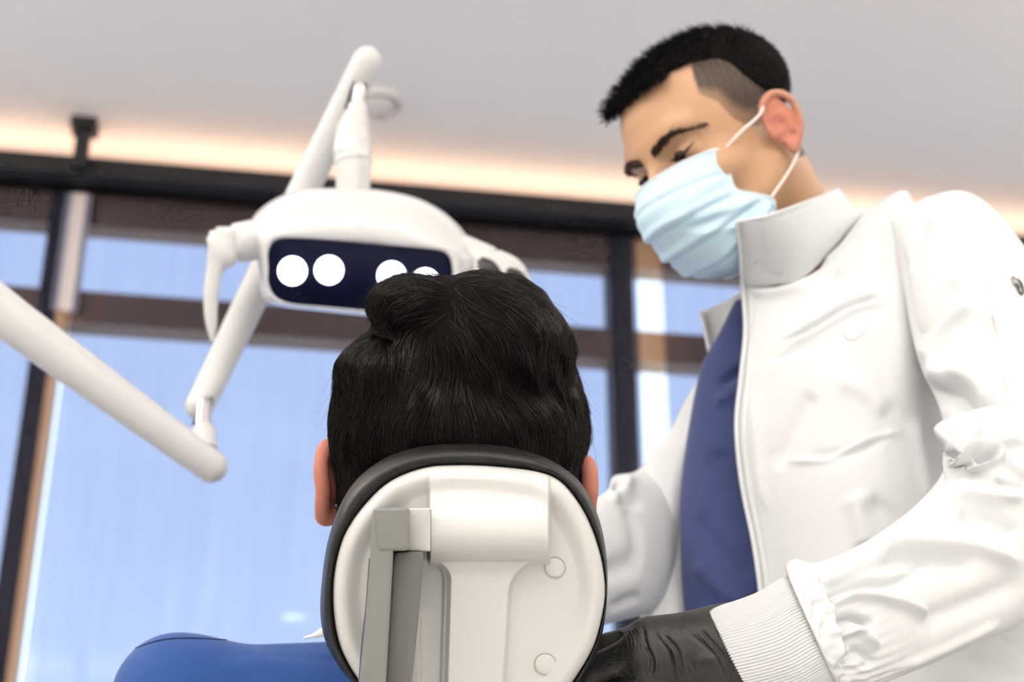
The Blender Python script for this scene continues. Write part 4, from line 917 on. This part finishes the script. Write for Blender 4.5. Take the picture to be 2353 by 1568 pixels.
# near sleeve: forearm coming back to the cuff, bunched at the elbow
K_(loft('sleeve', [(1815, 1338, 1915, 1560, 1.035, .80), (1806, 1312, 1925, 1576, 1.035, .85), (1822, 1292, 1955, 1584, 1.045, .85), (1885, 1296, 2010, 1572, 1.06, .85), (1975, 1256, 2100, 1538, 1.085, .85), (2050, 1208, 2200, 1496, 1.11, .82), (2110, 1160, 2300, 1452, 1.135, .8), (2163, 1098, 2400, 1400, 1.16, .76), (2178, 1040, 2500, 1340, 1.175, .72), (2150, 985, 2580, 1260, 1.185, .66), (2225, 948, 2640, 1180, 1.20, .6), (2330, 928, 2660, 1120, 1.21, .5), (2420, 930, 2650, 1050, 1.22, .4)], M['coat'], None, nr=260, nc=300, gain=1.7,
    lines=[([(2164, 1110), (2180, 1050), (2190, 1010), (2194, 975)], .0035, 5), ([(2172, 1105), (2220, 1060), (2240, 1010), (2250, 965)], .0045, 7), ([(2150, 1100), (2205, 1060), (2225, 1000)], -.003, 9),
    ([(2170, 1108), (2215, 1065), (2245, 1032), (2300, 1026), (2360, 1018)], .0055, 6), ([(2240, 1040), (2290, 1036), (2302, 1052), (2280, 1068), (2225, 1082), (2170, 1112)], .0045, 5), ([(2235, 1062), (2262, 1050), (2288, 1048)], -.006, 8), ([(2260, 1010), (2310, 1002), (2360, 1000)], -.004, 12),
    ([(2300, 1050), (2330, 1080), (2360, 1098)], .0045, 7), ([(2280, 1110), (2320, 1120), (2360, 1125)], -.003, 12), ([(2150, 1150), (2220, 1135), (2290, 1142), (2360, 1135)], .004, 16), ([(2200, 1180), (2280, 1200), (2340, 1240)], -.004, 22), ([(2000, 1260), (2100, 1250), (2230, 1260), (2360, 1300)], .005, 16), ([(2010, 1290), (2120, 1290), (2240, 1310)], -.004, 20),
    ([(1870, 1340), (1960, 1300), (2050, 1270)], .003, 16), ([(1890, 1400), (1970, 1370), (2080, 1390), (2140, 1420)], .0045, 10), ([(1880, 1385), (1960, 1350), (2060, 1340), (2150, 1290)], -.004, 16), ([(1905, 1440), (1960, 1420), (2010, 1440)], -.0045, 9), ([(1915, 1470), (1970, 1450), (2020, 1490)], .0035, 10), ([(1930, 1520), (1980, 1500), (2010, 1530)], -.003, 10), ([(2100, 1440), (2250, 1380), (2360, 1330)], -.003, 26), ([(2050, 1545), (2200, 1478), (2300, 1430)], .002, 10),
    ([(1830, 1300), (1860, 1330), (1895, 1400), (1915, 1470), (1925, 1540)], .004, 12), ([(1850, 1300), (1885, 1345), (1915, 1410), (1935, 1480), (1940, 1550)], -.0035, 8)],
    fn=lambda s, t: .0011*np.exp(-((s-.17)/.06)**2)*np.sin(t*23+3*np.sin(s*40))+.0006*np.exp(-((s-.22)/.08)**2)*np.sin(t*37)))
# ribbed knit cuff
K_(loft('cuff', [(1640, 1418, 1738, 1612, 1.03, .80), (1626, 1404, 1742, 1632, 1.03, .80), (1640, 1396, 1752, 1636, 1.03, .80), (1690, 1382, 1800, 1626, 1.03, .80), (1745, 1362, 1860, 1606, 1.03, .80), (1800, 1332, 1915, 1575, 1.033, .80), (1850, 1320, 1960, 1560, 1.04, .75)], M['cuff'], None, nr=90, nc=1200,
    fn=lambda s, t: .00042*np.sin(t*112)*np.clip(s*8, 0, 1)+.0006*np.sin(t*3+s*5)))
# zip pulls: small white loop on the chest pocket, dark metal slider on the sleeve pocket
K_(tube('pocket_zip_pull', [V(1938, 752, 1.352), V(1944, 775, 1.350), V(1962, 780, 1.350), V(1985, 762, 1.350), V(2000, 735, 1.352)], .0009, M['coat'], None, n=40, nc=10))
slv = [o for o in bpy.data.objects if o.name.startswith('sleeve') and o.type == 'MESH']
bb = [bvh(o) for o in slv]
def onany(px, py, off):
    d = FW+(px-W/2)/FPX*RT+(H/2-py)/FPX*UP; best = None
    for t in bb:
        h = t.ray_cast(Vector(CAM), Vector(d).normalized())
        if h[0] is not None and (best is None or h[3] < best[1]): best = (np.array(h[0]), h[3])
    return best[0]-d/np.linalg.norm(d)*off if best else V(px, py, 1.25)
K_(tube('sleeve_zip_slider', [onany(2329, 640, .001), onany(2334, 650, .0015), onany(2340, 658, .001)], [.0018, .0026, .0020], M['metalgrey'], None, n=14, nc=14))
K_(tube('sleeve_zip_pull', [onany(2337, 642, .003), onany(2347, 652, .003), onany(2351, 670, .002), onany(2347, 676, .002), onany(2341, 668, .003), onany(2335, 652, .003)], .0008, M['blackplastic'], None, closed=True, n=50, nc=10))
K_(tube('sleeve_pocket_seam', [onany(x, y, 0) for x, y in ((2256, 598), (2266, 640), (2280, 720), (2296, 810), (2308, 880), (2317, 932))], .00035, mat('pocket_seam_thread', (.52, .53, .52), .9), None, n=60, nc=6))
# gloves
GD = 1.035
def G_(x, y, d=GD): return V(x, y, d)
def hand_f(P):
    w = G_(1750, 1515); d = cap(P, G_(1830, 1490), G_(1690, 1515), .029, .031)
    mets = [((1680, 1470), (1492, 1466), .019, .0135, 0), ((1690, 1500), (1486, 1525), .021, .0165, -.008), ((1700, 1540), (1500, 1592), .02, .0155, -.004), ((1710, 1570), (1530, 1650), .019, .014, .002)]
    for a, b, ra, rb, dz in mets: d = smin(d, cap(P, G_(*a), G_(*b, GD+dz), ra, rb), .020)
    fing = [[(1480, 1462, GD+.008), (1400, 1488, GD+.012), (1300, 1545, GD+.012)], [(1462, 1500, GD-.010), (1360, 1545, GD-.012+.012), (1290, 1610, GD+.01)], [(1478, 1582, GD-.010), (1375, 1622, GD+.0), (1300, 1680, GD+.01)], [(1510, 1650, GD), (1420, 1690, GD+.01), (1360, 1740, GD+.015)]]
    rs = [(.0100, .0092, .0085), (.0118, .0105, .009), (.0122, .0108, .009), (.0105, .0095, .008)]
    fd = None
    for ch, r in zip(fing, rs):
        c = np.minimum(cap(P, V(*ch[0]), V(*ch[1]), r[0], r[1]), 1e9); c = smin(c, cap(P, V(*ch[1]), V(*ch[2]), r[1], r[2]), .003)
        fd = c if fd is None else smin(fd, c, .0012)
    d = smin(d, fd, .0045)
    th = smin(cap(P, G_(1650, 1600), G_(1560, 1730, GD-.02), .018, .012), cap(P, G_(1560, 1730, GD-.02), G_(1470, 1790, GD-.015), .0115, .0095), .004)
    return smin(d, th, .012)
glo, ghi = V(1260, 1850, GD-.06), V(1850, 1380, GD+.08)
gv, gq = nets(hand_f, np.minimum(glo, ghi)-.02, np.maximum(glo, ghi)+.02, .0011)
gn = vnormals(gv, gq)
gl = [([(1474, 1440), (1480, 1462), (1487, 1490), (1498, 1508), (1500, 1530), (1494, 1560)], -.0016, 3.2), ([(1484, 1445), (1496, 1490), (1508, 1520), (1508, 1560)], .0010, 4),
      ([(1500, 1449), (1518, 1470), (1535, 1495), (1543, 1530), (1549, 1575)], -.0013, 2.8), ([(1512, 1462), (1530, 1480), (1548, 1500), (1556, 1530), (1562, 1575)], .0011, 3.2), ([(1522, 1458), (1540, 1474), (1555, 1493), (1562, 1520), (1573, 1575)], -.0016, 3),
      ([(1575, 1530), (1590, 1560), (1600, 1580)], -.001, 3), ([(1608, 1445), (1625, 1465), (1643, 1484), (1660, 1506), (1677, 1532), (1698, 1575)], -.0013, 3), ([(1600, 1450), (1632, 1484), (1650, 1506), (1668, 1545)], .0008, 3.5), ([(1575, 1450), (1610, 1478), (1645, 1510), (1660, 1540), (1674, 1575)], -.0009, 2.6),
      ([(1640, 1440), (1665, 1468), (1685, 1500), (1705, 1540)], -.0010, 3), ([(1650, 1520), (1620, 1515), (1590, 1528)], .0014, 10)]
for k in range(6):
    x = 1436+k*8.5; gl.append(([(x-12, 1450+k*-2.6), (x-1, 1458), (x+5, 1474), (x+5, 1492)], .0011 if k % 2 == 0 else .0009, 2.2))
gv = creases(gv, gn, gl, True)
mesh_obj('glove', gv, gq, M['glove'], dentist)
def hand2(P):
    d = cap(P, V(1280, 1340, 1.30), V(1190, 1400, 1.22), .03, .032)
    for k in range(4):
        a = V(1190-k*8, 1390+k*22, 1.21); b = V(1130, 1400+k*30, 1.15+k*.004); d = smin(d, smin(cap(P, a, b, .011, .0095), cap(P, b, V(1100, 1440+k*30, 1.12), .0095, .008), .003), .008)
    return smin(d, cap(P, V(1210, 1370, 1.22), V(1150, 1350, 1.16), .014, .010), .01)
hl0 = np.minimum(V(1050, 1600, 1.08), V(1350, 1280, 1.36))-.03; hh0 = np.maximum(V(1050, 1600, 1.08), V(1350, 1280, 1.36))+.03
g2, gq2 = nets(hand2, hl0, hh0, .0035); mesh_obj('glove', g2, gq2, M['glove'], dentist)
# trousers and shoes (below the frame)
def dtr(P):
    d = 1e9*np.ones(len(P))
    for s in (-1, 1):
        hp = PEL+[s*.02, s*.09, -.02]; kn = np.array([hp[0]+.02, hp[1], .48]); an = np.array([kn[0]+.02, kn[1], .09])
        d = np.minimum(d, smin(cap(P, hp, kn, .1, .075), cap(P, kn, an, .073, .062), .02))
    return smax(d, .06-P[:, 2], .004)
t1, t2 = nets(dtr, (.1, 1.0, .02), (.62, 1.6, 1.03), .009); mesh_obj('trousers', t1, t2, M['scrub'], dentist)
for s in (-1, 1):
    an = PEL+[s*.02+.04, s*.09, 0]; an[2] = .05
    a_, b_ = nets(lambda P: smax(smin(cap(P, an, an+[-.16, 0, -.008], .045, .038), cap(P, an, an+[.02, 0, .04], .04), .02), -P[:, 2]+.0, .004), an-[.25, .08, .06], an+[.1, .08, .12], .006)
    mesh_obj('shoe', a_, b_, M['blackplastic'], dentist)
